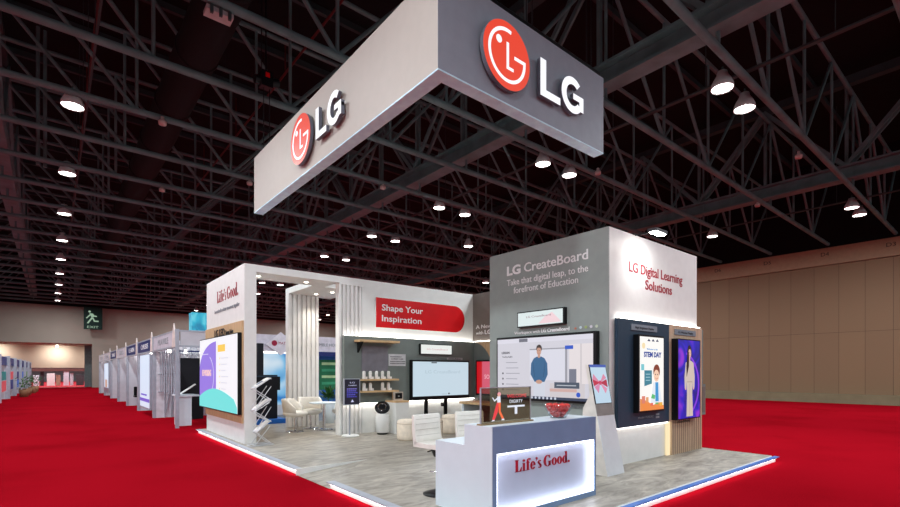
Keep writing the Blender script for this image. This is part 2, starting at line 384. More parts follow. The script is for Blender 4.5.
# ------------------------------------------------------------------ hanging L sign
SX, SY = 3.62, 4.6; Z0, Z1 = 5.3, 6.56
LGF = emi('logo_white_face', (250, 250, 255), 1.05); LGR = emi('logo_red_face', (240, 74, 52), 0.95)
LSD = mat('logo_return', (104, 108, 120), 0.45)
def lg_logo(fr, a0, zc, r, gap, h, lw, root, so=0.04, th=0.06):
    c = MB().disc(fr, a0, zc, r, so, so + th, LGR, LSD, n=48); c.disc(fr, a0, zc, r * 0.7, 0, so, LSD)
    d = so + th
    c.arc(fr, a0, zc, r * 0.80, r * 0.70, 78, 360, d, d + 0.004, LGF, n=44)
    c.rect(fr, a0 + r * 0.3, zc - r * 0.005, a0 + r * 0.8, zc + r * 0.095, d, d + 0.004, LGF)
    c.rect(fr, a0 - r * 0.04, zc - r * 0.36, a0 + r * 0.06, zc + r * 0.4, d, d + 0.004, LGF)
    c.rect(fr, a0 - r * 0.04, zc - r * 0.4, a0 + r * 0.26, zc - r * 0.31, d, d + 0.004, LGF)
    c.disc(fr, a0 - r * 0.36, zc + r * 0.36, r * 0.115, d, d + 0.004, LGF)
    c.build('logo_disc', root)
    x = a0 + r + gap; b = zc - h / 2; s = h
    l = MB().prism(fr, [(x, b), (x + lw, b), (x + lw, b + 0.2 * s), (x + 0.24 * s, b + 0.2 * s), (x + 0.24 * s, b + s), (x, b + s)], so, d, LGF, LSD)
    l.build('letter_l', root)
    g = MB(); gw = lw * 1.2; cx = x + lw + 0.06 * s + gw / 2; cy = zc
    ro = (gw / 2, h / 2 * 1.02); ri = (gw / 2 - 0.22 * s, h / 2 - 0.2 * s)
    g.arc(fr, cx, cy, ro, ri, 48, 325, so, d, LGF, LSD, n=36)
    g.prism(fr, [(cx + 0.02 * s, cy - 0.1 * s), (cx + gw / 2, cy - 0.1 * s), (cx + gw / 2, cy + 0.07 * s), (cx + 0.02 * s, cy + 0.07 * s)], so, d + 0.001, LGF, LSD)
    g.prism(fr, [(cx + gw / 2 - 0.2 * s, cy - 0.36 * s), (cx + gw / 2, cy - 0.36 * s), (cx + gw / 2, cy), (cx + gw / 2 - 0.2 * s, cy)], so, d + 0.001, LGF, LSD)
    g.build('letter_g', root)
t = thing('hanging_sign', 'huge L-shaped hanging fascia with red disc logos and white LG letters', 'sign', (SX, SY, Z0))
MB().box((SX, SY, Z0), (SX + 0.2, 11.5, Z1), mat('sign_light_board', (180, 173, 165), 0.55, noise=0.01)).build('white_board', t)
g = MB().box((SX + 0.2, SY, Z0), (7.18, SY + 0.18, Z1), SGREY); g.box((SX, SY - 0.006, Z0), (7.18, SY, Z1), SGREY); g.build('grey_board', t)
MB().box((SX, SY - 0.006, Z0 - 0.02), (7.18, SY + 0.18, Z0), mat('sign_soffit', (196, 232, 252), 0.4)).box((SX, SY + 0.18, Z0 - 0.02), (SX + 0.2, 11.5, Z0), mat('sign_soffit', (196, 232, 252), 0.4)).build('bottom_edge', t)
lg_logo(FX(SX), -8.57, 5.88, 0.45, 0.22, 0.53, 0.42, t)
lg_logo(FY(SY - 0.006), 4.735, 5.865, 0.452, 0.233, 0.54, 0.46, t)
for x, y, lab in ((3.72, 11.0, 'black chain hoist hanging over the far end of the large sign'), (5.4, 4.7, 'black chain hoist over the middle of the dark sign face'), (6.9, 4.7, 'black chain hoist over the right end of the dark sign face')):
    h = thing('chain_hoist', lab, 'hoist', (x, y, Z1))
    MB().box((x - 0.13, y - 0.1, 8.0), (x + 0.13, y + 0.1, 8.35), BLACK).tube((x - 0.25, y, 8.12), (x + 0.28, y, 8.2), 0.1, BLACK, 12).build('motor', h)
    MB().box((x - 0.04, y - 0.12, 8.2), (x + 0.05, y - 0.1, 8.3), REDP).build('warning_label', h)
    MB().tube((x - 0.05, y, Z1), (x - 0.05, y, 8.0), 0.01, BLACK, 5).tube((x + 0.08, y, Z1), (x + 0.08, y, 8.0), 0.01, BLACK, 5).build('chain', h)
    MB().tube((x, y, 8.35), (x, y, 11.6), 0.02, BLACK, 6).tube((x - 0.1, y, 8.3), (x - 0.1, y, 11.6), 0.012, BLACK, 5).build('sling', h)
# spreader frame lying on the sign top
tag(MB().box((4.0, SY + 0.0, Z1), (7.1, SY + 0.05, Z1 + 0.06), BLACK).build('rigging_bar'), 'black rigging bar along the top of the dark sign face', 'rigging')

# ------------------------------------------------------------------ booth platform
PZ = 0.1
EDG = emi('edge_led', (255, 245, 245), 9.0)
def vinyl():
    m = bpy.data.materials.new('grey_vinyl_floor'); m.use_nodes = True; nt = m.node_tree; b = nt.nodes['Principled BSDF']
    b.inputs['Roughness'].default_value = 0.45
    tc = nt.nodes.new('ShaderNodeTexCoord'); mp = nt.nodes.new('ShaderNodeMapping'); mp.inputs['Scale'].default_value = (0.9, 2.6, 1); mp.inputs['Rotation'].default_value = (0, 0, 0.35)
    n1 = nt.nodes.new('ShaderNodeTexNoise'); n1.inputs['Scale'].default_value = 2.2; n1.inputs['Detail'].default_value = 8; n1.inputs['Distortion'].default_value = 1.2; n1.inputs['Roughness'].default_value = 0.65
    cr = nt.nodes.new('ShaderNodeValToRGB'); e = cr.color_ramp.elements
    e[0].position = 0.3; e[0].color = L3((112, 106, 98)); e[1].position = 0.72; e[1].color = L3((192, 184, 170)); k = e.new(0.5); k.color = L3((156, 149, 138))
    nt.links.new(tc.outputs['Object'], mp.inputs['Vector']); nt.links.new(mp.outputs[0], n1.inputs['Vector']); nt.links.new(n1.outputs['Fac'], cr.inputs['Fac']); nt.links.new(cr.outputs[0], b.inputs['Base Color'])
    return m
VIN = vinyl()
X0, X1, Y0, Y1 = 2.93, 9.88, 2.87, 13.8
t = thing('booth_platform', 'raised grey vinyl platform of the booth with lit edges and a cut-in ramp', 'platform', (X0, Y0, 0))
up = Fr((0, 0, 0), (1, 0, 0), (0, 1, 0), (0, 0, 1))
MB().prism(up, [(X0 + 0.06, Y0 + 0.06), (X1, Y0 + 0.06), (X1, Y1), (X0 + 0.06, Y1), (X0 + 0.06, 7.2), (4.1, 7.2), (X0 + 0.06, 6.1)], 0.0, PZ, VIN, WHITE).build('deck', t)
rm = MB().add([(X0 - 0.02, 7.2, 0.004), (X0 - 0.02, 6.08, 0.004), (4.1, 7.2, PZ), (X0 - 0.02, 7.2, 0), (X0 - 0.02, 6.08, 0), (4.1, 7.2, 0.0)], [(0, 1, 2), (3, 5, 4), (0, 3, 4, 1), (1, 4, 5, 2), (2, 5, 3, 0)], VIN)
rm.build('ramp', t)
MB().prism(FY(7.2), [(X0 - 0.04, 0.0), (X0 - 0.04, PZ + 0.003), (4.12, PZ + 0.003)], 0, 0.012, WHITE).build('ramp_cheek', t)
def edge(y0, y1):
    m = MB().box((X0 - 0.06, y0, PZ - 0.015), (X0 + 0.06, y1, PZ), ALU).box((X0 - 0.0, y0, 0), (X0 + 0.06, y1, PZ - 0.015), WHITE)
    o = m.build('edge_profile', t)
    MB().box((X0 - 0.03, y0 + 0.02, PZ - 0.032), (X0 - 0.004, y1 - 0.02, PZ - 0.016), EDG).build('led_strip', o)
edge(7.2, Y1); edge(Y0 - 0.06, 6.1)
m = MB().box((X0 - 0.06, Y0 - 0.06, PZ - 0.015), (X1, Y0 + 0.02, PZ), BLUE_EDGE).box((X0, Y0, 0), (X1, Y0 + 0.06, PZ - 0.015), WHITE)  # top of this edge profile is coloured blue
o = tag(m.build('edge_profile', t), 'blue-topped edge profile')
MB().box((X0, Y0 - 0.03, PZ - 0.032), (X1 - 0.02, Y0 - 0.004, PZ - 0.016), EDG).build('led_strip', o)

# ---- didone lettering "Life's Good."
def lifes_good(mb, fr, a0, b0, h, width, m, d0, d1):
    """h = cap height"""
    g = MB(); f0 = Fr((0, 0, 0), (1, 0, 0), (0, 1, 0), (0, 0, 1))
    R = lambda x0, y0, x1, y1: g.rect(f0, x0, y0, x1, y1, 0, 1, m)
    P = lambda p: g.prism(f0, p, 0, 1, m)
    A = lambda cx, cy, ro, ri, t0, t1: g.arc(f0, cx, cy, ro, ri, t0, t1, 0, 1, m, n=18)
    D = lambda cx, cy, r: g.disc(f0, cx, cy, r, 0, 1, m, n=14)
    x = 0.0   # L
    R(x + .05, 0, x + .19, .72); R(x, .69, x + .25, .72); R(x, 0, x + .4, .035); P([(x + .4, 0), (x + .43, .25), (x + .40, .25), (x + .3, .03)]); x += .48
    R(x + .03, 0, x + .15, .48); R(x, 0, x + .19, .03); R(x, .45, x + .1, .48); D(x + .085, .63, .075); x += .235   # i
    R(x + .05, 0, x + .17, .56); R(x, 0, x + .22, .03); R(x, .45, x + .25, .48); A(x + .19, .56, (.14, .16), (.06, .12), 60, 180); D(x + .25, .66, .05); x += .28  # f
    A(x + .17, .24, (.17, .255), (.05, .225), 0, 330); R(x + .04, .235, x + .33, .265); x += .37   # e
    D(x + .05, .65, .06); P([(x + .1, .65), (x + .1, .58), (x + .02, .48), (x + .06, .6)]); x += .13   # '
    A(x + .13, .36, (.125, .13), (.04, .1), 30, 230); A(x + .13, .125, (.13, .135), (.04, .1), -150, 60); P([(x + .02, .3), (x + .1, .36), (x + .26, .17), (x + .17, .1)]); x += .36   # s
    x += .05
    A(x + .27, .36, (.27, .37), (.12, .335), 50, 330); R(x + .36, 0.03, x + .49, .33); R(x + .3, .3, x + .54, .33); P([(x + .43, .72), (x + .45, .72), (x + .45, .5), (x + .38, .58)]); x += .58   # G
    for _ in range(2): A(x + .18, .24, (.18, .255), (.06, .225), 0, 360); x += .395
    A(x + .17, .24, (.17, .255), (.05, .225), 0, 360); R(x + .22, 0, x + .34, .76); R(x + .18, .73, x + .3, .76); R(x + .3, 0, x + .39, .03); x += .42   # d
    D(x + .06, .075, .078); x += .14
    kx, ky = width / x, h / .72
    vs = [fr.p(a0 + v.x * kx, b0 + v.y * ky, d0 + (d1 - d0) * v.z) for v in g.v]
    mb.add(vs, g.f, m)
    return mb

# ------------------------------------------------------------------ left feature wall (x = 3.0)
WX, WY0, WY1, WT = 3.06, 10.34, 13.48, 3.84
t = thing('feature_wall', 'white end wall with red slogan lettering and wood panel at booth left', 'wall panel', (WX, WY0, PZ))
MB().box((WX, WY0, PZ), (WX + 0.24, WY1, WT), WHITE).build('wall_body', t)
MB().box((WX - 0.03, WY0 + 0.05, 0.52), (WX, WY1 - 0.0, 2.66), WOOD).build('wood_panel', t)
MB().box((WX + 0.25, WY0 + 0.5, PZ), (WX + 0.33, WY1, 2.5), WOOD).build('rear_wood_panel', t)
fr = FX(WX)
lifes_good(MB(), fr, -12.47, 3.24, 0.27, 1.7, REDT, 0, 0.006).build('slogan_lettering', t)
MB().text(fr, 'Innovation for a better tomorrow, together', -12.68, 3.0, 0.09, GTXT, width=2.0, depth=0.01).build('small_lettering', t)
fr2 = FX(WX - 0.03)
w = MB().text(fr2, 'LG LED', -12.54, 2.42, 0.18, DTXT, width=0.85, depth=0.015, bold=0.0).text(fr2, 'Signage Series', -11.62, 2.44, 0.1, DTXT, width=0.6, depth=0.01)
w.build('product_lettering', t)
# LED screen
fs = FX(2.95)
t = thing('led_screen', 'large bright purple and aqua LED screen on the left end wall', 'screen', (2.88, 11.45, 0.75))
MB().box((2.95, 10.42, 0.70), (3.03, 13.72, 2.41), BLACK).build('casing', t)
s = MB(); z0, z1, a0, a1 = 0.77, 2.34, -13.06, -9.86
s.rect(fs, a0, z0, a1, z1, 0, 0.003, emi('scr_white', (246, 244, 250), 1.0))
ACT, PUR, AQ = -11.5, emi('scr_purple', (150, 122, 226), 1.0), emi('scr_aqua', (110, 226, 224), 1.0)
arcp = [(ACT, z0), (ACT, 2.26)] + [(ACT - 1.56 * math.sin(k * PI / 24), 1.62 + 0.64 * math.cos(k * PI / 24)) for k in range(1, 12)] + [(a0, 1.6), (a0, z0)]
s.prism(fs, arcp, 0.003, 0.006, PUR)
s.arc(fs, -12.4, 1.5, (0.72, 0.5), (0.7, 0.48), -60, 60, 0.006, 0.009, emi('scr_line', (225, 220, 250), 1.0), n=16)
s.rect(fs, -12.95, 1.99, -12.2, 2.005, 0.006, 0.009, emi('scr_line', (225, 220, 250), 1.0))
s.text(fs, 'BE WORKING', -12.35, 1.5, 0.14, emi('scr_peach', (252, 206, 200), 1.0), width=0.85, depth=0.003, d0=0.006, align='C', bold=0.03)
s.prism(fs, [(a0, z0), (a0, 1.0)] + [(a0 + k * 3.2 / 14, 1.0 + 0.22 * math.sin(PI * (k / 14) ** 0.9)) for k in range(1, 14)] + [(a1, 0.88), (a1, z0)], 0.007, 0.01, AQ)
s.rect(fs, -11.35, 2.02, -10.75, 2.17, 0.003, 0.006, emi('scr_yellow', (250, 205, 90), 1.0))
for i in range(6):
    s.disc(fs, -11.2, 1.88 - i * 0.13, 0.022, 0.003, 0.006, emi('scr_orange', (246, 196, 130), 1.0), n=8)
    s.rect(fs, -11.08, 1.87 - i * 0.13, -10.5 - 0.1 * (i % 3), 1.89 - i * 0.13, 0.003, 0.006, emi('scr_pale', (215, 215, 226), 1.0))
for i_, v_ in enumerate(s.v):
    a_ = -v_.y; z_ = v_.z
    s.v[i_] = Vector((v_.x, -(-13.7 + (a_ + 13.06) * (3.26 / 3.2)), 0.72 + (z_ - 0.77) * (1.67 / 1.57)))
s.build('screen_image', t)

# ------------------------------------------------------------------ canopy frame
t = thing('canopy_frame', 'white overhead canopy frame with small downlights joining the slatted column', 'canopy', (WX + 0.25, WY0, 3.69))
MB().prism(up, [(WX + 0.24, WY0), (5.2, WY0), (5.2, 11.14), (6.18, 11.14), (6.18, 12.87), (4.88, 12.87), (4.88, 11.14), (WX + 0.25, 11.14)], 3.69, WT, WHITE).build('beam', t)
for x, y in ((3.48, 10.78), (4.58, 10.8), (5.7, 11.75), (5.5, 12.3)):
    sl = bpy.data.lights.new('downlight_beam', 'SPOT'); sl.energy = 60; sl.spot_size = math.radians(110); sl.spot_blend = 1; sl.shadow_soft_size = 0.05; sl.color = L3((255, 244, 228))[:3]
    slo = bpy.data.objects.new('downlight_beam', sl); C.objects.link(slo); slo.location = (x, y, 3.66)
    MB().lathe((x, y, 3.68), [(0.0001, 0), (0.04, 0), (0.05, 0.006), (0.05, 0.02)], emi('downlight', (255, 244, 225), 9), 14).build('downlight', t)
# slatted column
SLATM = mat('slat_white', (228, 226, 224), 0.5, noise=0.015)
t = thing('slatted_column', 'tall white column of vertical slats under the canopy', 'column', (5.3, 12.7, PZ))
MB().box((4.88, 12.72, PZ), (5.73, 12.87, 3.69), SLATM).build('backing', t)
s = MB()
for i in range(7): s.box((4.88 + i * 0.13, 12.66, PZ), (4.88 + i * 0.13 + 0.075, 12.72, 3.69), SLATM)
s.build('slats', t)

# ------------------------------------------------------------------ back wall with banner
BX0, BX1, BYB = 5.2, 9.44, 10.34
t = thing('banner_wall', 'white back wall with red banner, slatted end and grey display panel', 'wall panel', (7.3, BYB, PZ))
b = MB().box((BX0 + 0.6, BYB, PZ), (BX1, BYB + 0.2, WT), WHITE).box((BX0, BYB + 0.05, PZ), (BX0 + 0.6, BYB + 0.2, WT), WHITE).box((BX0, BYB, PZ), (BX0 + 0.05, BYB + 0.05, WT), WHITE).box((BX0 + 0.05, BYB, 3.66), (BX0 + 0.6, BYB + 0.05, WT), WHITE)
b.build('wall_body', t)
s = MB()
for i in range(5): s.box((5.29 + i * 0.11, BYB, PZ), (5.29 + i * 0.11 + 0.055, BYB + 0.05, 3.66), SLATM)
s.build('slats', t)
MB().box((5.26, BYB - 0.12, 0.84), (BX1 - 0.02, BYB - 0.02, 2.45), DGREY).box((5.26, BYB - 0.02, 0.9), (BX1 - 0.02, BYB, 2.38), DGREY).build('grey_panel', t)
MB().box((5.3, BYB - 0.1, 2.452), (BX1 - 0.04, BYB - 0.03, 2.47), LED).build('upper_led_strip', t)
MB().box((5.3, BYB - 0.1, 0.815), (BX1 - 0.04, BYB - 0.03, 0.835), LED).build('lower_led_strip', t)
fr = FY(BYB)
bn = MB().prism(fr, [(6.17, 2.7), (8.72, 2.7)] + [(8.72 + 0.37 * math.cos(k * PI / 20), 3.07 + 0.37 * math.sin(k * PI / 20)) for k in range(-9, 10)] + [(8.72, 3.44), (6.17, 3.44)], 0, 0.03, REDP, WHITE)
bo = bn.build('red_banner', t)
MB().text(fr, 'Shape Your', 6.34, 3.13, 0.16, WTXT, width=1.27, depth=0.006, d0=0.03, bold=0.012).text(fr, 'Inspiration', 6.34, 2.86, 0.16, WTXT, width=1.22, depth=0.006, d0=0.03, bold=0.012).build('lettering', bo)
gp = BYB - 0.12; fg = FY(gp)
# wall shelf with fabric sample panel
t = thing('top_shelf', 'pale oak shelf highest on the grey panel above the dark square panel', 'shelf', (6.1, gp, 2.3))
MB().box((5.52, gp - 0.3, 2.3), (6.62, gp, 2.35), WOODH).build('board', t)
MB().prism(FX(5.62), [(-gp + 0.0, 2.05), (-gp + 0.0, 2.3), (-gp + 0.24, 2.3)], -0.02, 0.02, BLACK).build('bracket', t)
tag(MB().rect(fg, 5.72, 1.6, 6.44, 2.22, 0, 0.03, mat('dark_square_panel', (124, 122, 130), 0.6)).build('square_panel'), 'dark grey square panel on the wall under the top oak shelf', 'panel')
t = thing('oak_shelf', 'upper of two oak shelves carrying five white cups', 'shelf', (6.05, gp, 1.38))
MB().box((5.53, gp - 0.26, 1.38), (6.62, gp, 1.42), WOODH).build('board', t)
t = thing('oak_shelf', 'lower of two oak shelves carrying four white cups, with side bracket', 'shelf', (6.05, gp, 1.1))
MB().box((5.6, gp - 0.26, 1.1), (6.62, gp, 1.14), WOODH).build('board', t)
MB().box((6.58, gp - 0.26, 0.8), (6.62, gp, 1.1), WOODH).build('side_bracket', t)
CUP = mat('white_ceramic', (238, 236, 232), 0.3)
def make_cup():
    c = thing('pod_cup', '', 'cup', group='white cups on the oak shelves')
    MB().lathe((0, 0, 0), [(0.0001, 0), (0.05, 0), (0.055, 0.03), (0.048, 0.1), (0.05, 0.17), (0.035, 0.2), (0.0001, 0.205)], CUP, 16).build('body', c, local=True)
    MB().box((0.03, -0.06, 0.0), (0.085, -0.01, 0.06), CUP).build('handle', c, local=True)
    return c
cup = None; CS = 0.78
for row, z, xs, lab in ((0, 1.42, (5.70, 5.87, 6.04, 6.21, 6.38), 'upper oak shelf'), (1, 1.14, (5.70, 5.87, 6.21, 6.38), 'lower oak shelf')):
    for i, x in enumerate(xs):
        pos = ('first', 'second', 'third', 'fourth', 'fifth')[i]
        l = '%s white cup from the left on the %s' % (pos, lab)
        if cup is None: cup = make_cup(); cup.scale = (CS, CS, 0.95); cup.location = (x, gp - 0.15, z); cup['label'] = l
        else: dup(cup, (x, gp - 0.15, z), label=l)
t = thing('label_board', 'light grey caption board with small text beside the square panel', 'sign', (6.72, gp, 1.74))
MB().rect(fg, 6.47, 1.74, 6.98, 2.04, 0, 0.02, mat('light_grey_board', (205, 205, 208), 0.5)).build('board', t)
s = MB()
for r_, n_ in ((1.96, 9), (1.84, 12), (1.79, 12)):
    for k in range(n_): s.rect(fg, 6.52 + k * 0.038, r_, 6.545 + k * 0.038, r_ + 0.02, 0.02, 0.024, DTXT)
s.text(fg, 'LG SMART CLASS', 6.72, 1.9, 0.035, DTXT, width=0.36, align='C', depth=0.004, d0=0.02)
s.build('printed_text', t)
# monitor
t = thing('interactive_display', 'large black-framed pale blue touch display on a black stand by the grey panel', 'display', (8.1, 9.95, PZ))
ft = FY(gp - 0.1)
MB().box((7.1, gp - 0.1, 0.86), (9.1, gp - 0.02, 1.9), BLACK).build('casing', t)
s = MB().rect(ft, 7.15, 0.95, 9.06, 1.86, 0, 0.004, emi('scr_ice', (196, 216, 228), 1.0))
s.text(ft, 'LG CreateBoard', 8.15, 1.55, 0.09, emi('scr_grey_txt', (176, 196, 208), 1), width=1.2, align='C', d0=0.004, depth=0.003)
s.rect(ft, 7.75, 1.82, 7.93, 1.85, 0.004, 0.007, emi('scr_darktab', (70, 80, 90), 1)); s.disc(ft, 8.35, 1.0, 0.025, 0.004, 0.007, emi('scr_darktab', (70, 80, 90), 1))
s.rect(ft, 8.1, 0.98, 8.28, 1.0, 0.004, 0.007, emi('scr_grey_txt', (176, 196, 208), 1)); s.build('screen_image', t)
for x in (7.62, 8.28): MB().box((x - 0.05, gp - 0.06, PZ + 0.04), (x + 0.05, gp - 0.02, 0.9), BLACK).build('leg', t)
MB().box((7.5, gp - 0.35, PZ), (8.5, gp - 0.02, PZ + 0.04), BLACK).build('base', t)
MB().box((8.1, gp - 0.14, 0.66), (8.16, gp - 0.06, 0.76), BLACK).build('handset', t)
t = thing('stretch_display', 'narrow white stretch display above the touch display on the grey panel', 'display', (7.95, gp, 2.05))
MB().box((7.42, gp - 0.06, 2.05), (8.5, gp, 2.33), BLACK).build('casing', t)
s = MB().rect(FY(gp - 0.06), 7.44, 2.07, 8.48, 2.31, 0, 0.004, emi('scr_ivory', (232, 236, 232), 1))
s.text(FY(gp - 0.06), 'LG CreateBoard', 7.98, 2.17, 0.05, emi('scr_rosetxt', (214, 170, 176), 1), width=0.7, align='C', d0=0.004, depth=0.003); s.build('screen_image', t)
t = thing('caption_strip', 'small pale caption strip over the right corner of the touch display', 'sign', (8.65, gp, 1.93))
MB().rect(fg, 8.36, 1.92, 8.92, 1.985, 0, 0.015, mat('pale_strip', (176, 178, 180), 0.5)).build('strip', t)
MB().text(fg, 'Electronic Blackboard', 8.64, 1.94, 0.03, DTXT, width=0.44, align='C', d0=0.015, depth=0.003).build('printed_text', t)
# return wall (x = 9.44 facing left)
t = thing('return_wall', 'grey corner wall with white lettering and wooden arch beside the tower', 'wall panel', (9.44, 9, PZ))
MB().box((9.44, 6.8, PZ), (9.6, 10.54, WT), GREIGE).build('wall_body', t)
fr = FX(9.44)
MB().box((9.38, 6.8, 0.84), (9.44, 10.22, 2.45), DGREY).build('lower_panel', t)
ap = [(-10.2, 2.44)] + [(-10.3 + 0.85 * math.sin(k * PI / 28), 1.55 + 0.9 * math.cos(k * PI / 28)) for k in range(0, 15)] + [(-9.45, 0.84), (-8.2, 0.84), (-8.2, 2.44)]
MB().prism(FX(9.38), ap, 0, 0.02, WOOD).build('wooden_arch', t)
MB().box((9.38, 6.85, 2.452), (9.42, 10.2, 2.47), LED).build('upper_led_strip', t)
MB().text(fr, 'A New Learning', -10.2, 2.83, 0.11, WTXT, width=1.45, depth=0.01).text(fr, 'with', -10.2, 2.66, 0.1, WTXT, width=0.3, depth=0.01).text(fr, 'LG CreateBoard', -9.84, 2.66, 0.12, WTXT, width=1.5, depth=0.01, bold=0.03).build('lettering', t)
t = thing('red_display', 'red and pink display on the corner wall beside the wooden arch', 'display', (9.36, 9.6, 0.95))
MB().box((9.32, 8.3, 0.93), (9.36, 10.08, 1.92), BLACK).build('casing', t)
fd = FX(9.32)
s = MB().rect(fd, -10.04, 0.98, -8.35, 1.88, 0, 0.004, emi('scr_red', (196, 6, 22), 1)).rect(fd, -9.82, 0.98, -8.35, 1.88, 0.004, 0.007, emi('scr_pinkred', (208, 84, 108), 1))
s.text(fd, 'SO FUN', -9.72, 1.4, 0.12, emi('scr_pinktxt', (238, 178, 190), 1), d0=0.007, depth=0.003); s.build('screen_image', t)
t = thing('wall_desk', 'long pale wood desk fixed along the corner wall', 'desk', (9.0, 9, PZ))
MB().box((8.62, 6.9, 0.72), (9.38, 10.0, 0.78), WOODH).build('desk_top', t)
MB().box((8.7, 9.9, PZ), (9.36, 9.98, 0.72), WHITE2).build('end_panel', t)
# sign stand
t = thing('sign_stand', 'black and purple notice in a grey frame on a round-based pole stand', 'sign', (5.34, 10.03, PZ))
MB().lathe((5.32, 10.03, PZ), [(0.0001, 0), (0.2, 0), (0.2, 0.025), (0.18, 0.035), (0.0001, 0.036)], WHITE, 32).build('base', t)
MB().tube((5.3, 10.03, PZ + 0.03), (5.3, 10.03, 0.9), 0.018, ALU, 10).build('pole', t)
MB().box((5.09, 9.9, 0.83), (5.5, 9.95, 1.44), ALU).build('frame', t)
fb = FY(9.9); s = MB().rect(fb, 5.11, 0.85, 5.48, 1.42, 0, 0.004, emi('scr_night', (16, 12, 34), 1))
s.text(fb, 'LG', 5.3, 1.33, 0.035, emi('scr_lav', (200, 200, 235), 1), width=0.12, align='C', d0=0.004, depth=0.003)
s.text(fb, 'CreateBoard', 5.3, 1.27, 0.03, emi('scr_lav', (200, 200, 235), 1), width=0.2, align='C', d0=0.004, depth=0.003)
for i, (c, w) in enumerate((((120, 110, 190), .26), ((90, 84, 190), .24), ((70, 66, 180), .28), ((84, 80, 190), .22), ((66, 60, 170), .26))):
    for k in range(5): s.rect(fb, 5.16 + k * w / 5, 1.19 - i * 0.045, 5.16 + (k + 0.8) * w / 5, 1.215 - i * 0.045, 0.004, 0.007, emi('scr_line%d' % i, c, 1))
s.prism(fb, [(5.26, 0.9), (5.34, 0.9), (5.3, 0.96)], 0.004, 0.007, emi('scr_lav', (200, 200, 235), 1)); s.build('notice', t)
# air purifier
t = thing('air_purifier', 'white cylindrical air purifier with tilted black round top', 'appliance', (6.1, 9.9, PZ))
MB().lathe((6.1, 9.9, PZ), [(0.0001, 0), (0.12, 0), (0.14, 0.04)], BLACK, 28).build('base', t)
MB().lathe((6.1, 9.9, PZ), [(0.14, 0.04), (0.165, 0.06), (0.165, 0.46), (0.15, 0.49), (0.1, 0.5), (0.0001, 0.5)], WHITE, 32).build('body', t)
o = MB().lathe((6.1, 9.9, 0.73), [(0.0001, -0.06), (0.1, -0.06), (0.18, 0.0), (0.18, 0.02), (0.13, 0.035), (0.0001, 0.03)], BLACK, 32, axis=(-0.5, -0.75, 0.75)).tube((6.1, 9.9, 0.59), (6.1, 9.9, 0.72), 0.07, BLACK, 14).build('tilting_top', t)
MB().lathe((6.1 - 0.02, 9.9 - 0.03, 0.73 + 0.028), [(0.085, 0.0), (0.095, 0.004), (0.105, 0.0)], CHROME, 28, axis=(-0.5, -0.75, 0.75)).build('ring', o)
# pedestal + small device
t = thing('pedestal', 'white pedestal with wooden top next to the air purifier', 'pedestal', (6.56, 9.85, PZ))
MB().box((6.34, 9.68, PZ), (6.72, 10.12, 0.85), WHITE).build('body', t)
MB().box((6.33, 9.67, 0.85), (6.73, 10.13, 0.89), WOODH).build('top', t)
t = thing('photo_frame', 'small framed black device standing on the wooden pedestal top', 'device', (6.62, 9.95, 0.89))
MB().box((6.44, 9.9, 0.89), (6.7, 9.96, 1.1), mat('frame_pale', (190, 180, 168), 0.5)).build('frame', t)
s = MB().box((6.47, 9.895, 0.93), (6.67, 9.9, 1.07), BLACK); s.text(FY(9.895), 'LG', 6.57, 0.98, 0.03, WTXT, align='C', depth=0.003); s.build('face', t)
# poufs
def pouf(x, y, lab):
    p = thing('pouf', lab, 'stool', (x, y, PZ), 'cream poufs in front of the touch display')
    MB().lathe((x, y, PZ), [(0.0001, 0), (0.2, 0), (0.225, 0.03), (0.235, 0.1), (0.235, 0.38), (0.215, 0.43), (0.16, 0.45), (0.0001, 0.455)], CREAM, 32).build('cushion', p)
    MB().lathe((x, y, PZ), [(0.237, 0.36), (0.241, 0.365), (0.237, 0.37)], mat('seam', (196, 176, 154), 0.8), 32).build('seam', p)
pouf(6.02, 8.72, 'cream round pouf nearest the wooden pedestal'); pouf(6.62, 8.6, 'cream round pouf hidden mostly behind the left counter stool'); pouf(7.5, 9.0, 'cream round pouf farther right under the touch display')

# ------------------------------------------------------------------ counter
t = thing('reception_counter', 'white reception counter with shade-toned frame, glowing front and red slogan', 'counter', (4.2, 3.8, PZ))
MB().box((3.33, 3.46, PZ), (5.09, 4.27, 0.8), WHITE2).box((3.33, 3.46, 0.8), (5.09, 4.27, 0.83), WHITE2).build('desk_body', t)
MB().box((3.33, 3.40, 0.83), (5.09, 3.78, 1.05), WHITE2).box((3.322, 3.362, PZ), (3.33, 3.47, 1.05), WHITE2).build('raised_shelf', t)
f = MB().box((3.33, 3.36, 0.78), (5.09, 3.40, 1.05), FRONT_SHADE).box((3.33, 3.36, 0.16), (3.39, 3.46, 0.78), FRONT_SHADE).box((5.06, 3.36, 0.16), (5.09, 3.46, 0.78), FRONT_SHADE).box((3.33, 3.36, PZ), (5.09, 3.46, 0.16), FRONT_SHADE).box((3.33, 3.40, 0.78), (5.09, 3.46, 0.83), FRONT_SHADE)
f.build('front_frame', t)
MB().box((3.39, 3.445, 0.16), (5.06, 3.46, 0.78), mat('counter_inset', (176, 184, 204), 0.5, noise=0.01)).build('lit_inset', t)
for n_, b_ in enumerate((((3.395, 3.37, 0.765), (5.055, 3.43, 0.778)), ((3.395, 3.37, 0.162), (5.055, 3.43, 0.175)), ((3.392, 3.37, 0.18), (3.405, 3.43, 0.76)), ((5.045, 3.37, 0.18), (5.058, 3.43, 0.76)))):
    MB().box(b_[0], b_[1], LEDC).build('edge_light', t)
lifes_good(MB(), FY(3.445), 3.74, 0.54, 0.125, 0.94, REDT, 0, 0.006).build('slogan_lettering', t)
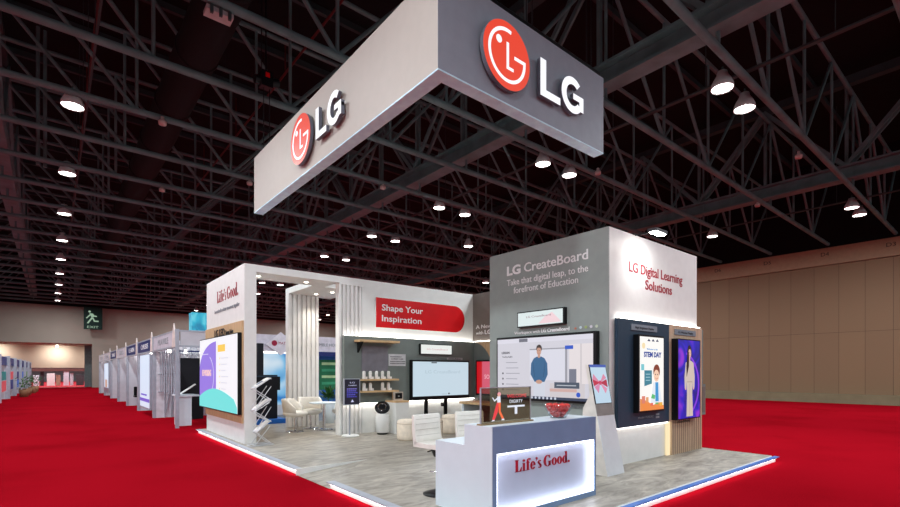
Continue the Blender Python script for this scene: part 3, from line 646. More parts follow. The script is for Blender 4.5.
# transparent sign on counter
t = thing('transparent_screen', 'see-through welcome screen with walking figure standing on the counter', 'screen', (3.72, 3.56, 1.05))
MB().box((3.34, 3.53, 1.05), (4.14, 3.6, 1.065), mat('brass_base', (150, 128, 96), 0.4)).build('base', t)
MB().box((3.36, 3.56, 1.065), (4.12, 3.568, 1.43), glass('smoked_glass', (204, 196, 180), 0.05)).build('pane', t)
s = MB().box((3.355, 3.555, 1.065), (3.362, 3.573, 1.425), ALU).box((4.118, 3.555, 1.065), (4.125, 3.573, 1.435), ALU).box((3.355, 3.555, 1.428), (4.125, 3.573, 1.435), ALU); s.build('rim', t)
fw = FY(3.558); s = MB()
RC, OC, WC = emi('oled_red', (232, 60, 66), 1), emi('oled_orange', (240, 110, 60), 1), emi('oled_white', (226, 232, 244), 1)
s.text(fw, 'WELCOME', 3.83, 1.32, 0.038, RC, width=0.27, align='C', depth=0.001)
s.text(fw, 'DIGIRTY', 3.82, 1.262, 0.036, WC, width=0.18, align='C', depth=0.001)
s.rect(fw, 3.70, 1.215, 3.94, 1.235, 0, 0.001, WC).rect(fw, 3.80, 1.14, 3.835, 1.215, 0, 0.001, WC)
s.disc(fw, 3.59, 1.36, 0.022, 0, 0.001, emi('oled_pink', (240, 160, 170), 1), n=14).disc(fw, 3.585, 1.35, 0.015, 0.001, 0.0015, emi('oled_skin', (230, 180, 160), 1), n=12)
s.prism(fw, [(3.565, 1.34), (3.605, 1.34), (3.61, 1.27), (3.565, 1.27)], 0, 0.001, WC).prism(fw, [(3.57, 1.33), (3.575, 1.315), (3.53, 1.285), (3.5, 1.325), (3.51, 1.33), (3.53, 1.3)], 0, 0.001, WC)
s.prism(fw, [(3.56, 1.275), (3.585, 1.275), (3.575, 1.18), (3.53, 1.095), (3.50, 1.095), (3.53, 1.19)], 0, 0.001, RC).prism(fw, [(3.58, 1.275), (3.61, 1.275), (3.61, 1.18), (3.655, 1.1), (3.625, 1.1), (3.585, 1.17)], 0, 0.001, OC)
s.prism(fw, [(3.49, 1.08), (3.53, 1.085), (3.53, 1.095), (3.505, 1.095)], 0, 0.001, WC).prism(fw, [(3.62, 1.085), (3.66, 1.085), (3.655, 1.1), (3.625, 1.1)], 0, 0.001, WC)
for v_ in s.v: v_.x = 3.36 + (v_.x - 3.36) * 1.14
s.build('displayed_image', t)
# bowl and apples
bx, by = 4.64, 3.58
tag(MB().lathe((bx, by, 1.05), [(0.0001, 0.004), (0.09, 0.004), (0.18, 0.165), (0.185, 0.165), (0.095, 0.0), (0.0001, 0.0)], glass('clear_bowl', (244, 246, 248), 0.08), 32).build('glass_bowl'), 'clear glass bowl of red fruit on the counter top', 'bowl')
AP = [mat('apple_red', (236, 64, 58), 0.35, noise=0.2), mat('apple_dark', (150, 14, 34), 0.35, noise=0.2)]
ap0 = None
for (z, rr, n_) in ((1.088, 0.042, 4), (1.115, 0.072, 6), (1.155, 0.098, 8), (1.19, 0.112, 9), (1.19, 0.05, 4)):
    for k in range(n_):
        th = 2 * PI * k / n_ + z * 9; loc = (bx + rr * math.cos(th), by + rr * math.sin(th), z - 0.03)
        if ap0 is None:
            ap0 = a_ = thing('red_apple', 'small shiny red apple among those in the clear bowl', 'apple', loc, 'red apples in the clear bowl')
            MB().lathe((0, 0, 0), [(0.0001, 0.004), (0.015, 0), (0.03, 0.016), (0.034, 0.034), (0.026, 0.054), (0.012, 0.06), (0.0001, 0.053)], AP[0], 14).build('flesh', ap0, local=True)
            MB().tube((0, 0, 0.052), (0.004, 0, 0.068), 0.0018, DTXT, 5).build('stem', ap0, local=True)
        else: dup(ap0, loc)
# leaning kiosk
t = thing('leaning_kiosk', 'leaning white floor kiosk with pink bow picture beside the grey tower', 'kiosk', (6.3, 3.95, PZ))
def kz(z): return 3.83 + (z - 0.1) * 0.2
sd = [(-3.83, PZ), (-kz(1.70), 1.70), (-kz(1.70) - 0.05, 1.70), (-4.14, 1.4), (-4.13, 1.24), (-4.24, 1.06), (-4.25, 0.95), (-4.15, 0.83), (-4.1, 0.6), (-4.07, 0.3), (-4.04, PZ)]
MB().prism(FX(6.09), sd, -0.43, 0, mat('kiosk_side', (226, 220, 212), 0.5)).build('body', t)
fk = Fr((6.09, 3.83, 0.1), (1, 0, 0), Vector((0, 0.2, 1)).normalized(), Vector((0, -1, 0.2)).normalized()); q = math.sqrt(1.04)
MB().rect(fk, 0.0, 0.0, 0.43, 0.85 * q, 0, 0.012, mat('kiosk_front', (214, 216, 220), 0.4, noise=0.02)).build('front_plate', t)
MB().rect(fk, 0.0, 0.85 * q, 0.43, 1.02 * q, 0, 0.014, mat('kiosk_band', (140, 134, 130), 0.5)).build('grey_band', t)
MB().rect(fk, 0.0, 1.02 * q, 0.43, 1.6 * q, 0, 0.012, BLACK).build('bezel', t)
s = MB().rect(fk, 0.015, 1.03 * q, 0.415, 1.56 * q, 0.012, 0.015, emi('scr_sky', (188, 212, 230), 1)).rect(fk, 0.0, 1.56 * q, 0.43, 1.6 * q, 0.012, 0.015, emi('scr_bluebar', (50, 80, 170), 1))
for c, pts in (((214, 130, 160), [(0.2, 1.33), (0.06, 1.46), (0.02, 1.38)]), ((190, 20, 60), [(0.2, 1.33), (0.02, 1.38), (0.03, 1.28)]), ((214, 130, 170), [(0.2, 1.33), (0.04, 1.27), (0.12, 1.18)]),
               ((214, 130, 160), [(0.2, 1.33), (0.32, 1.46), (0.38, 1.4)]), ((176, 16, 60), [(0.2, 1.33), (0.38, 1.38), (0.38, 1.26)]), ((220, 140, 170), [(0.2, 1.33), (0.36, 1.24), (0.3, 1.17)])):
    s.prism(fk, [(x, y * q) for x, y in pts], 0.015, 0.018, emi('bow%d' % sum(c), c, 1))
s.disc(fk, 0.2, 1.33 * q, 0.035, 0.018, 0.02, emi('bowc', (200, 50, 90), 1), n=12); s.build('screen_image', t)

# ------------------------------------------------------------------ tower
TX0, TX1, TY0, TY1 = 6.66, 9.76, 4.17, 6.8
t = thing('display_tower', 'tall grey and white block tower with CreateBoard and Digital Learning lettering', 'tower', (8.3, 5.5, PZ))
MB().box((TX0 + 0.02, TY0, PZ), (TX1, TY1, 3.86), WHITE).build('white_body', t)
MB().box((TX0, TY0 + 0.0, PZ), (TX0 + 0.02, TY1, 3.86), GREY).build('grey_face', t)
fl_, frr = FX(TX0), FY(TY0)
MB().text(fl_, 'LG', -6.33, 3.42, 0.17, WTXT, width=0.34, depth=0.008, bold=0.035).text(fl_, 'CreateBoard', -5.9, 3.42, 0.17, WTXT, width=1.36, depth=0.008, bold=0.008).build('title_lettering', t)
MB().text(fl_, 'Take that digital leap, to the', -6.33, 3.22, 0.12, WTXT, width=1.79, depth=0.006).build('subtitle_lettering', t)
MB().text(fl_, 'forefront of Education', -6.16, 3.06, 0.12, WTXT, width=1.43, depth=0.006).build('subtitle_lettering', t)
MB().text(fl_, 'Workspace with', -6.14, 2.29, 0.055, WTXT, width=0.6, depth=0.008).build('caption_lettering', t)
s = MB().text(fl_, 'LG CreateBoard', -5.5, 2.29, 0.065, WTXT, width=0.6, depth=0.008, bold=0.03)
s.build('caption_lettering', t)
MB().disc(fl_, -4.78, 2.31, 0.02, 0, 0.008, mat('icon_orange', (196, 120, 100)), n=10).build('app_icon', t)
for k, c in enumerate(((200, 220, 226), (170, 190, 120), (220, 216, 226), (200, 214, 190))): MB().disc(fl_, -4.68 + k * 0.1, 2.32, 0.024, 0, 0.008, mat('icon%d' % k, c), n=10).build('app_icon', t)
MB().text(frr, 'LG Digital Learning', 8.2, 3.24, 0.17, REDT, width=1.88, depth=0.006, align='C', bold=0.012).build('red_lettering', t)
MB().text(frr, 'Solutions', 8.25, 3.0, 0.17, REDT, width=0.95, depth=0.006, align='C', bold=0.012).build('red_lettering', t)
MB().box((6.8, TY0 - 0.08, 0.71), (8.46, TY0 - 0.02, 2.44), NAVY).box((6.9, TY0 - 0.02, 0.8), (8.4, TY0, 2.36), NAVY).build('navy_panel', t)
w = MB().box((8.56, TY0 - 0.08, PZ), (9.8, TY0, 2.44), WALNUT)
w.box((8.46, TY0 - 0.08, 0.71), (8.56, TY0 - 0.01, 2.44), WALNUT)
for k in range(15): w.box((8.6 + k * 0.08, TY0 - 0.086, PZ), (8.61 + k * 0.08, TY0 - 0.08, 0.72), mat('groove', (120, 96, 78), 0.6))
w.build('slatted_wood_panel', t)
MB().box((6.84, TY0 - 0.07, 2.445), (9.74, TY0 - 0.025, 2.46), LED).build('upper_led_strip', t)
MB().box((6.84, TY0 - 0.07, 0.69), (8.44, TY0 - 0.025, 0.705), LEDS).build('lower_led_strip', t)
MB().box((8.45, TY0 - 0.05, PZ), (8.56, TY0 - 0.02, 0.7), emi('painted_warm_light', (255, 232, 186), 1.0)).build('warm_lit_wall_glow', t)  # glowing box put in for the warm light falling on this strip of wall
MB().box((9.8, TY0 - 0.05, PZ), (9.82, TY0 - 0.005, 0.7), LEDS).build('side_led_strip', t)
fn = FY(TY0 - 0.08)
for x0, x1, s_, ins in ((7.17, 8.0, 'High Brightness Display', 'left'), (8.66, 9.5, 'LG Window Display', 'right')):
    p = MB().rect(fn, x0, 2.27, x1, 2.37, 0, 0.015, PLATE).build('label_plate', t)
    MB().text(fn, s_, (x0 + x1) / 2, 2.3, 0.04, DTXT, width=0.6, align='C', d0=0.015, depth=0.003).build('lettering', p)
MB().text(fn, 'Model 75XE3C', 7.65, 0.82, 0.035, GTXT, width=0.5, align='C', depth=0.003).build('model_caption', t)
MB().rect(fn, 7.98, 0.8, 8.1, 0.83, 0, 0.003, GTXT).rect(fn, 7.98, 0.85, 8.1, 0.88, 0, 0.003, GTXT).build('icon_mark', t)
MB().text(FY(TY0 - 0.087), 'Model 55XS4J', 9.0, 0.66, 0.035, DTXT, width=0.5, align='C', depth=0.003).build('model_caption', t)
t = thing('side_cabinet', 'narrow grey-green cabinet behind the right edge of the tower', 'cabinet', (9.9, 4.2, 0.75))
MB().box((9.82, 4.1, 0.75), (9.99, 4.4, 1.35), DGREY).box((9.82, 4.11, 1.35), (9.9, 4.4, 2.42), DGREY).build('body', t)
MB().box((9.84, 4.095, 0.8), (9.97, 4.1, 1.3), GREIGE).build('door', t)
# arm spotlight
t = thing('arm_spotlight', 'bright arm spotlight on the top edge of the tower washing the red lettering', 'spotlight', (7.75, TY0, 3.86))
MB().box((7.42, TY0, 3.86), (7.5, TY0 + 0.2, 3.89), BLACK).tube((7.46, TY0 + 0.1, 3.87), (7.42, 3.78, 3.83), 0.012, BLACK, 6).build('arm', t)
MB().box((7.24, 3.7, 3.80), (7.6, 3.84, 3.85), mat('spot_housing', (60, 60, 64), 0.4)).build('housing', t)
MB().box((7.26, 3.72, 3.785), (7.58, 3.82, 3.80), emi('spot_lens', (255, 252, 248), 60)).build('lens', t)
l = bpy.data.lights.new('spot_beam', 'SPOT'); l.energy = 30; l.spot_size = math.radians(125); l.spot_blend = 1; l.shadow_soft_size = 0.08
lo = bpy.data.objects.new('spot_beam', l); C.objects.link(lo); lo.location = (7.42, 3.7, 3.76)
lo.rotation_euler = (Vector((7.7, 4.3, 3.1)) - lo.location).to_track_quat('-Z', 'Y').to_euler()

# screens on grey face
t = thing('stretch_display', 'narrow white stretch display above the man on the tower grey face', 'display', (6.63, 5.48, 2.41))
MB().box((6.58, 4.95, 2.4), (6.66, 6.0, 2.68), BLACK).build('casing', t)
f5 = FX(6.58)
s = MB().rect(f5, -5.98, 2.42, -4.98, 2.66, 0, 0.004, emi('scr_mint', (220, 232, 232), 1))
s.prism(f5, [(-5.5, 2.44), (-5.0, 2.44), (-5.2, 2.62), (-5.35, 2.56)], 0.004, 0.007, emi('scr_blush', (238, 208, 214), 1))
s.text(f5, 'LG CreateBoard', -5.5, 2.56, 0.035, emi('scr_rosedark', (150, 120, 130), 1), width=0.55, align='C', d0=0.007, depth=0.003); s.build('screen_image', t)
t = thing('interactive_display', 'big black-framed touch display showing a man in a blue shirt', 'display', (6.6, 5.46, 1.1))
MB().box((6.57, 4.33, 1.08), (6.66, 6.52, 2.24), BLACK).build('casing', t)
f6 = FX(6.56); s = MB(); A0, A1, B0, B1 = -6.48, -4.38, 1.16, 2.2
s.rect(f6, A0, B0, A1, B1, 0, 0.003, emi('bd_bg', (208, 206, 216), 1))
s.rect(f6, A0, 2.12, A1, B1, 0.003, 0.006, emi('bd_bar', (218, 216, 228), 1)).rect(f6, -6.0, 2.13, -5.8, 2.19, 0.006, 0.009, emi('bd_tab', (110, 112, 124), 1))
s.rect(f6, -5.75, 1.45, -4.95, 2.0, 0.003, 0.006, emi('bd_board', (216, 216, 228), 1)).rect(f6, -4.98, 1.4, -4.94, 2.0, 0.006, 0.009, emi('bd_edge', (150, 150, 160), 1)).rect(f6, -5.75, 1.98, -4.95, 2.0, 0.006, 0.009, emi('bd_edge', (150, 150, 160), 1))
s.rect(f6, -4.9, 1.4, A1, 2.05, 0.003, 0.006, emi('bd_shelf', (226, 218, 220), 1)).rect(f6, -4.68, 1.4, -4.66, 2.05, 0.006, 0.009, emi('bd_shelf2', (196, 190, 194), 1)).rect(f6, -4.9, 1.42, -4.76, 1.64, 0.006, 0.009, emi('bd_box', (116, 120, 136), 1))
s.rect(f6, -5.3, 1.16, -4.6, 1.4, 0.003, 0.006, emi('bd_desk', (206, 200, 204), 1)).rect(f6, -5.3, 1.26, -4.75, 1.31, 0.006, 0.009, emi('bd_desk2', (206, 170, 164), 1))
s.rect(f6, -5.2, 1.32, -4.7, 1.42, 0.009, 0.012, emi('bd_tip', (70, 82, 98), 1)).rect(f6, -5.15, 1.36, -4.76, 1.375, 0.012, 0.014, emi('bd_tiptxt', (190, 196, 206), 1))
s.rect(f6, -4.98, 1.97, -4.82, 2.03, 0.009, 0.012, emi('bd_btn', (36, 84, 196), 1)).disc(f6, -4.72, 1.22, 0.04, 0.009, 0.012, emi('bd_btn', (36, 84, 196), 1), n=16)
s.text(f6, 'LESSON', -6.44, 1.93, 0.04, emi('bd_txt', (50, 54, 64), 1), width=0.2, d0=0.003, depth=0.003, bold=0.03)
s.text(f6, 'Teaching English', -6.43, 1.86, 0.03, emi('bd_txt', (50, 54, 64), 1), width=0.26, d0=0.003, depth=0.003)
for k in range(6):
    z = 1.76 - k * 0.1
    s.rect(f6, -6.33, z, -6.05 + 0.03 * (k % 3), z + 0.012, 0.003, 0.006, emi('bd_line', (150, 150, 162), 1))
    if k > 1: s.disc(f6, -6.41, z + 0.006, 0.018, 0.003, 0.006, emi('bd_txt', (50, 54, 64), 1), n=10)
# man
SK, HR, SH, TR = emi('man_skin', (196, 150, 130), 1), emi('man_hair', (52, 40, 38), 1), emi('man_shirt', (48, 98, 140), 1), emi('man_trousers', (206, 210, 222), 1)
mx = -5.53
s.prism(f6, [(mx - .12, B0), (mx - .13, 1.45), (mx + .13, 1.45), (mx + .12, B0)], 0.009, 0.012, TR)
s.prism(f6, [(mx - .05, 1.86), (mx - .12, 1.83), (mx - .18, 1.74), (mx - .19, 1.55), (mx - .1, 1.42), (mx + .12, 1.42), (mx + .19, 1.55), (mx + .18, 1.74), (mx + .12, 1.83), (mx + .05, 1.86)], 0.012, 0.015, SH)
s.disc(f6, mx, 1.42, 0.07, 0.015, 0.017, SK, ry=0.035, n=16)
s.disc(f6, mx, 2.0, 0.062, 0.012, 0.014, HR, ry=0.07, n=20).rect(f6, mx - .025, 1.84, mx + .025, 1.92, 0.014, 0.016, SK).disc(f6, mx, 1.955, 0.05, 0.016, 0.018, SK, ry=0.07, n=20)
s.prism(f6, [(mx - .06, 1.99), (mx - .045, 2.05), (mx + .03, 2.065), (mx + .06, 2.0), (mx + .04, 2.01), (mx - .03, 2.02)], 0.018, 0.02, HR)
for e in (-.02, .02): s.disc(f6, mx + e, 1.965, 0.006, 0.018, 0.02, HR, n=8)
s.rect(f6, mx - .015, 1.915, mx + .015, 1.92, 0.018, 0.02, emi('lip', (160, 90, 86), 1))
for k in (-1, 1): s.prism(f6, [(mx + k * .13, 1.8), (mx + k * .11, 1.6), (mx + k * .09, 1.5), (mx + k * .1, 1.5), (mx + k * .125, 1.62)], 0.015, 0.016, emi('man_fold', (36, 74, 112), 1))
for v_ in s.v:
    if -v_.y > A0 + 0.01 and -v_.y < A1 - 0.01: v_.y -= 0.07 if -v_.y < -4.5 else 0.0
s.rect(f6, A0, 1.12, A1, 1.165, 0.012, 0.014, emi('bd_dock', (52, 64, 88), 1))
for k in range(7): s.disc(f6, -5.62 + k * 0.085, 1.142, 0.022, 0.014, 0.016, emi('bd_icon', (200, 206, 220), 1), n=10)
s.build('screen_image', t)
# display captions at lower grey face
MB().text(fl_, 'MOTEX', -4.85, 0.98, 0.07, GTXT, width=0.34, depth=0.006).build('model_lettering', [o for o in C.objects if o.name == 'display_tower'][0])

# portrait screens
t = thing('portrait_display', 'bright portrait display with a STEM DAY cartoon poster on the navy panel', 'display', (7.67, 4.05, 0.95))
MB().box((7.25, 4.0, 0.93), (8.09, 4.09, 2.2), BLACK).build('casing', t)
f7 = FY(4.0); s = MB().rect(f7, 7.29, 0.96, 8.07, 2.17, 0, 0.003, emi('p_bg', (246, 244, 240), 1.05))
PB, PO = emi('p_navy', (26, 62, 150), 1), emi('p_orange', (238, 140, 70), 1)
for k in range(3): s.prism(f7, [(7.52 + k * .14, 2.1), (7.62 + k * .14, 2.1), (7.57 + k * .14, 2.14)], 0.003, 0.006, emi('p_hat', (40, 50, 90), 1))
s.text(f7, 'STEM DAY', 7.7, 1.84, 0.085, PB, width=0.58, align='C', d0=0.003, depth=0.003, bold=0.04)
s.text(f7, 'Welcome to the', 7.68, 1.955, 0.03, emi('p_sky', (90, 150, 210), 1), width=0.36, align='C', d0=0.003, depth=0.003)
s.disc(f7, 7.4, 2.02, 0.05, 0.003, 0.006, emi('p_cream', (244, 222, 176), 1), n=14)
s.prism(f7, [(7.29, 0.96), (8.07, 0.96), (8.07, 1.02), (7.9, 1.08), (7.7, 1.04), (7.5, 1.12), (7.29, 1.16)], 0.003, 0.006, PO)
for x, z, w_, h_, c in ((7.34, 1.08, .1, .12, (220, 130, 110)), (7.47, 1.1, .08, .08, (226, 160, 110)), (7.62, 1.03, .08, .05, (230, 110, 90)), (7.78, 1.05, .1, .06, (110, 180, 110)), (7.92, 1.02, .1, .06, (240, 180, 70)), (7.32, 1.62, .09, .1, (120, 200, 210))):
    s.rect(f7, x, z, x + w_, z + h_, 0.006, 0.009, emi('p%d' % sum(c), c, 1))
s.prism(f7, [(7.42, 1.36), (7.66, 1.4), (7.66, 1.62), (7.42, 1.62)], 0.006, 0.009, emi('p_teal', (60, 130, 150), 1))
for k in range(3): s.rect(f7, 7.46, 1.45 + k * .05, 7.6, 1.462 + k * .05, 0.009, 0.011, emi('p_tealt', (170, 210, 220), 1))
s.prism(f7, [(7.62, 1.08), (7.7, 1.42), (7.9, 1.42), (8.0, 1.08)], 0.009, 0.012, emi('p_coat', (228, 236, 244), 1)).prism(f7, [(7.77, 1.1), (7.77, 1.42), (7.86, 1.42), (7.88, 1.1)], 0.012, 0.014, emi('p_shirt', (60, 150, 210), 1))
s.disc(f7, 7.81, 1.6, 0.11, 0.012, 0.014, emi('p_hair', (130, 60, 40), 1), ry=0.12, n=20).disc(f7, 7.8, 1.53, 0.09, 0.014, 0.016, emi('p_face', (246, 206, 180), 1), ry=0.1, n=20)
for e in (-.035, .035): s.disc(f7, 7.8 + e, 1.55, 0.012, 0.016, 0.018, DTXT, n=8)
s.arc(f7, 7.8, 1.51, 0.04, 0.032, 200, 340, 0.016, 0.018, emi('p_lip', (190, 80, 70), 1), n=8)
s.prism(f7, [(7.62, 1.16), (7.74, 1.14), (7.76, 1.2), (7.66, 1.23)], 0.014, 0.016, emi('p_leaf', (90, 190, 120), 1)); s.build('screen_image', t)
t = thing('portrait_display', 'tall blue and purple display showing a woman in a long cream dress', 'display', (9.0, 4.02, 0.74))
MB().box((8.55, 3.98, 0.73), (9.47, 4.09, 2.19), BLACK).build('casing', t)
f8 = FY(3.98); s = MB().rect(f8, 8.58, 0.75, 9.44, 2.17, 0, 0.003, emi_noise('p_aurora', (14, 12, 130), (32, 22, 190), (140, 46, 206), 1.4))
s.arc(f8, 8.7, 1.35, (0.72, 0.62), (0.66, 0.58), -60, 75, 0.003, 0.005, emi('p_swirl', (130, 60, 220), 1), n=16)
wx = 9.0; DR, HB = emi('dress', (206, 190, 180), 1), emi('wom_hair', (34, 22, 30), 1)
s.disc(f8, wx, 1.96, 0.085, 0.005, 0.007, HB, ry=0.12, n=20).prism(f8, [(wx - .09, 1.98), (wx - .02, 1.95), (wx - .03, 1.7), (wx - .12, 1.5), (wx - .13, 1.7)], 0.009, 0.011, HB)
s.rect(f8, wx - .025, 1.78, wx + .025, 1.88, 0.007, 0.009, emi('wom_skin', (226, 180, 160), 1)).disc(f8, wx + .005, 1.93, 0.055, 0.009, 0.011, emi('wom_skin', (226, 180, 160), 1), ry=0.08, n=20)
s.prism(f8, [(wx - .05, 1.8), (wx - .15, 1.76), (wx - .2, 1.5), (wx - .19, 1.3), (wx - .13, 1.3), (wx - .12, 1.45), (wx - .1, 1.2), (wx - .12, 0.78), (wx + .14, 0.78), (wx + .11, 1.2), (wx + .12, 1.45), (wx + .13, 1.3), (wx + .2, 1.3), (wx + .21, 1.5), (wx + .16, 1.76), (wx + .05, 1.8)], 0.007, 0.009, DR)
s.rect(f8, wx - .1, 1.4, wx + .11, 1.425, 0.009, 0.011, emi('belt', (184, 166, 156), 1)).rect(f8, wx - .005, .8, wx + .005, 1.38, 0.009, 0.011, emi('belt', (184, 166, 156), 1))
for e in (-1, 1): s.disc(f8, wx + e * .16, 1.29, 0.025, 0.009, 0.011, emi('wom_skin', (226, 180, 160), 1), n=10)
for e in (-.015, .025): s.disc(f8, wx + e, 1.94, 0.006, 0.011, 0.012, HB, n=8)
s.rect(f8, wx - .01, 1.885, wx + .022, 1.892, 0.011, 0.012, emi('lip2', (190, 70, 80), 1)); s.build('screen_image', t)

# ------------------------------------------------------------------ bar stools at the counter
def make_stool():
    t = thing('bar_stool', '', 'stool', group='white stools behind the counter')
    def seat(u, v):   # u across, v along profile front -> back -> up
        prof = [(0.0, -0.21, 0.0), (0.1, -0.22, 0.03), (0.35, 0.0, 0.02), (0.55, 0.16, 0.04), (0.68, 0.22, 0.12), (1.0, 0.25, 0.36)]
        return prof
    path = [(-0.2, 0.01), (-0.22, 0.035), (-0.18, 0.06), (0.0, 0.05), (0.13, 0.055), (0.19, 0.1), (0.215, 0.18), (0.23, 0.34), (0.245, 0.355), (0.262, 0.34), (0.25, 0.17), (0.22, 0.06), (0.15, 0.005), (0.0, -0.01)]
    n = len(path); W = 0.225
    def shell(lo, hi, name):
        m = MB(); pts = path
        vs = []; K = 8
        for i in range(K + 1):
            x = -W + 2 * W * i / K; e = 1 - 0.10 * abs(2 * i / K - 1) ** 4
            for y, z in pts: vs.append((x, y * (e if y < 0 else 1), 0.58 + z * (e if z > 0.3 else 1)))
        fs = [(i * n + j, (i + 1) * n + j, (i + 1) * n + (j + 1) % n, i * n + (j + 1) % n) for i in range(K) for j in range(n) if lo <= j < hi]
        m.add(vs, fs, LEATHER, True)
        js = [j for j in range(n) if lo <= j <= hi]
        return m, fs
    m = MB()
    def ext(pts, name):
        k = len(pts); K = 8; vs = []
        for i in range(K + 1):
            x = -W + 2 * W * i / K
            for y, z in pts: vs.append((x, y * 1.0, z * 1.0 + 0.58))
        fs = [(i * k + j, (i + 1) * k + j, (i + 1) * k + (j + 1) % k, i * k + (j + 1) % k) for i in range(K) for j in range(k)]
        mm = MB().add(vs, fs, LEATHER, True); mm.add(vs, [list(range(k))[::-1], [K * k + j for j in range(k)]], LEATHER)
        return mm.build(name, t, local=True)
    ext([(-0.21, 0.0), (-0.225, 0.03), (-0.19, 0.06), (0.0, 0.05), (0.2, 0.06), (0.22, 0.0)], 'seat')
    b = ext([(0.16, 0.055), (0.19, 0.1), (0.205, 0.2), (0.215, 0.37), (0.235, 0.385), (0.255, 0.37), (0.245, 0.18), (0.225, 0.0)], 'backrest')
    q_ = MB()
    for z in (0.71, 0.78, 0.85, 0.91): q_.box((-0.2, 0.19 + (z - 0.66) * 0.08, z - 0.002), (0.2, 0.196 + (z - 0.66) * 0.08, z + 0.002), mat('quilt_seam', (190, 186, 178), 0.7))
    q_.build('quilting', b, local=True)
    MB().tube((0, 0, 0.06), (0, 0, 0.57), 0.03, CHROME, 14).tube((0, 0, 0.46), (0, 0, 0.58), 0.07, BLACK, 12, r2=0.12).build('gas_lift', t, local=True)
    MB().lathe((0, 0, 0), [(0.0001, 0), (0.2, 0), (0.2, 0.012), (0.12, 0.035), (0.035, 0.06), (0.0001, 0.06)], BLACK, 30).build('base', t, local=True)
    m = MB().tube((0, 0, 0.56), (-0.16, 0.04, 0.53), 0.008, BLACK, 8); m.build('lever', t, local=True)
    m = MB()
    for i in range(20):
        a1, a2 = PI + PI * i / 20, PI + PI * (i + 1) / 20
        m.tube((0.16 * math.cos(a1), 0.16 * math.sin(a1), 0.3), (0.16 * math.cos(a2), 0.16 * math.sin(a2), 0.3), 0.01, CHROME, 6)
    m.build('foot_ring', t, local=True)
    return t
so = make_stool(); so['label'] = 'white quilted swivel stool left behind the counter desk'; so.location = (3.66, 4.62, PZ - 0.0); so.rotation_euler = (0, 0, 0.12)
dup(so, (4.34, 4.62, PZ), -0.1, 'white quilted swivel stool behind the raised end of the counter')

# ------------------------------------------------------------------ lounge set
t = thing('round_table', 'round white table on a chrome stem in the lounge', 'table', (5.4, 11.6, PZ))
MB().lathe((5.4, 11.6, 0.78), [(0.0001, 0), (0.36, 0), (0.38, 0.012), (0.38, 0.02), (0.36, 0.03), (0.0001, 0.03)], WHITE2, 40).build('tabletop', t)
MB().tube((5.4, 11.6, PZ + 0.03), (5.4, 11.6, 0.78), 0.035, CHROME, 14).build('stem', t)
MB().lathe((5.4, 11.6, PZ), [(0.0001, 0), (0.22, 0), (0.22, 0.01), (0.1, 0.03), (0.0001, 0.035)], CHROME, 30).build('base', t)
def make_tub():
    t = thing('tub_chair', '', 'chair', group='white tub chairs round the table')
    m = MB()
    def f(ro, ri, h0, h1):
        n = 24; vs = []
        for i in range(n + 1):
            th = math.radians(-20 + 220 * i / n); e = min(1, min(i, n - i) / 5.0); hh = h0 + (h1 - h0) * (0.45 + 0.55 * e)
            for r_, z in ((ro * 0.86, h0), (ro, hh - 0.03), (ro * 0.985, hh), (ri, hh), (ri * 0.97, hh - 0.03), (ri * 0.86, h0)):
                vs.append((r_ * math.cos(th), r_ * math.sin(th), z))
        fs = [(i * 6 + j, (i + 1) * 6 + j, (i + 1) * 6 + (j + 1) % 6, i * 6 + (j + 1) % 6) for i in range(n) for j in range(6)]
        m.add(vs, [tuple(reversed(q)) for q in fs], LEATHER, True); m.add(vs, [range(6), [n * 6 + j for j in range(6)]], LEATHER)
    f(0.33, 0.27, 0.42, 0.82); m.build('backrest', t, local=True)
    MB().lathe((0, 0, 0.4), [(0.0001, -0.03), (0.2, -0.03), (0.29, 0.02), (0.3, 0.07), (0.27, 0.11), (0.0001, 0.12)], LEATHER, 28).build('seat', t, local=True)
    MB().tube((0, 0, 0.03), (0, 0, 0.38), 0.025, CHROME, 12).build('stem', t, local=True)
    MB().lathe((0, 0, 0), [(0.0001, 0), (0.21, 0), (0.21, 0.01), (0.08, 0.035), (0.0001, 0.04)], CHROME, 28).build('base', t, local=True)
    return t
tc_ = make_tub(); tc_['label'] = 'white tub chair nearest the brochure rack, left of the table'; tc_.location = (4.68, 11.7, PZ); tc_.rotation_euler = (0, 0, 0.9)
dup(tc_, (5.25, 12.1, PZ), -0.1, 'white tub chair behind the round table, against the slatted column')
dup(tc_, (5.98, 11.65, PZ), -1.6, 'white tub chair right of the round table, partly behind the wall end')
# plant
t = thing('potted_plant', 'leafy green plant in a white pot behind the round table', 'plant', (6.22, 13.05, PZ))
MB().lathe((6.22, 13.05, PZ), [(0.0001, 0), (0.15, 0), (0.19, 0.35), (0.2, 0.62), (0.17, 0.62), (0.16, 0.55), (0.0001, 0.55)], WHITE2, 24).build('pot', t)
m = MB(); LF = mat('leaf_green', (48, 92, 44), 0.5, noise=0.3)
for i in range(110):
    th = random.random() * 2 * PI; el = random.uniform(0.1, 1.4); l_ = random.uniform(0.2, 0.45)
    d = Vector((math.cos(th) * math.cos(el), math.sin(th) * math.cos(el), math.sin(el))); o_ = Vector((6.22, 13.05, 0.78)) + d * l_ * 0.4
    sd_ = d.cross(Vector((0, 0, 1))).normalized() * 0.045; tip = o_ + d * l_ * 0.7 + Vector((0, 0, -0.04)); md_ = (o_ + tip) / 2 + Vector((0, 0, 0.015))
    m.add([o_, md_ + sd_, tip, md_ - sd_, md_ + Vector((0, 0, 0.008))], [(0, 1, 4), (1, 2, 4), (2, 3, 4), (3, 0, 4)], LF)
m.build('leaves', t)
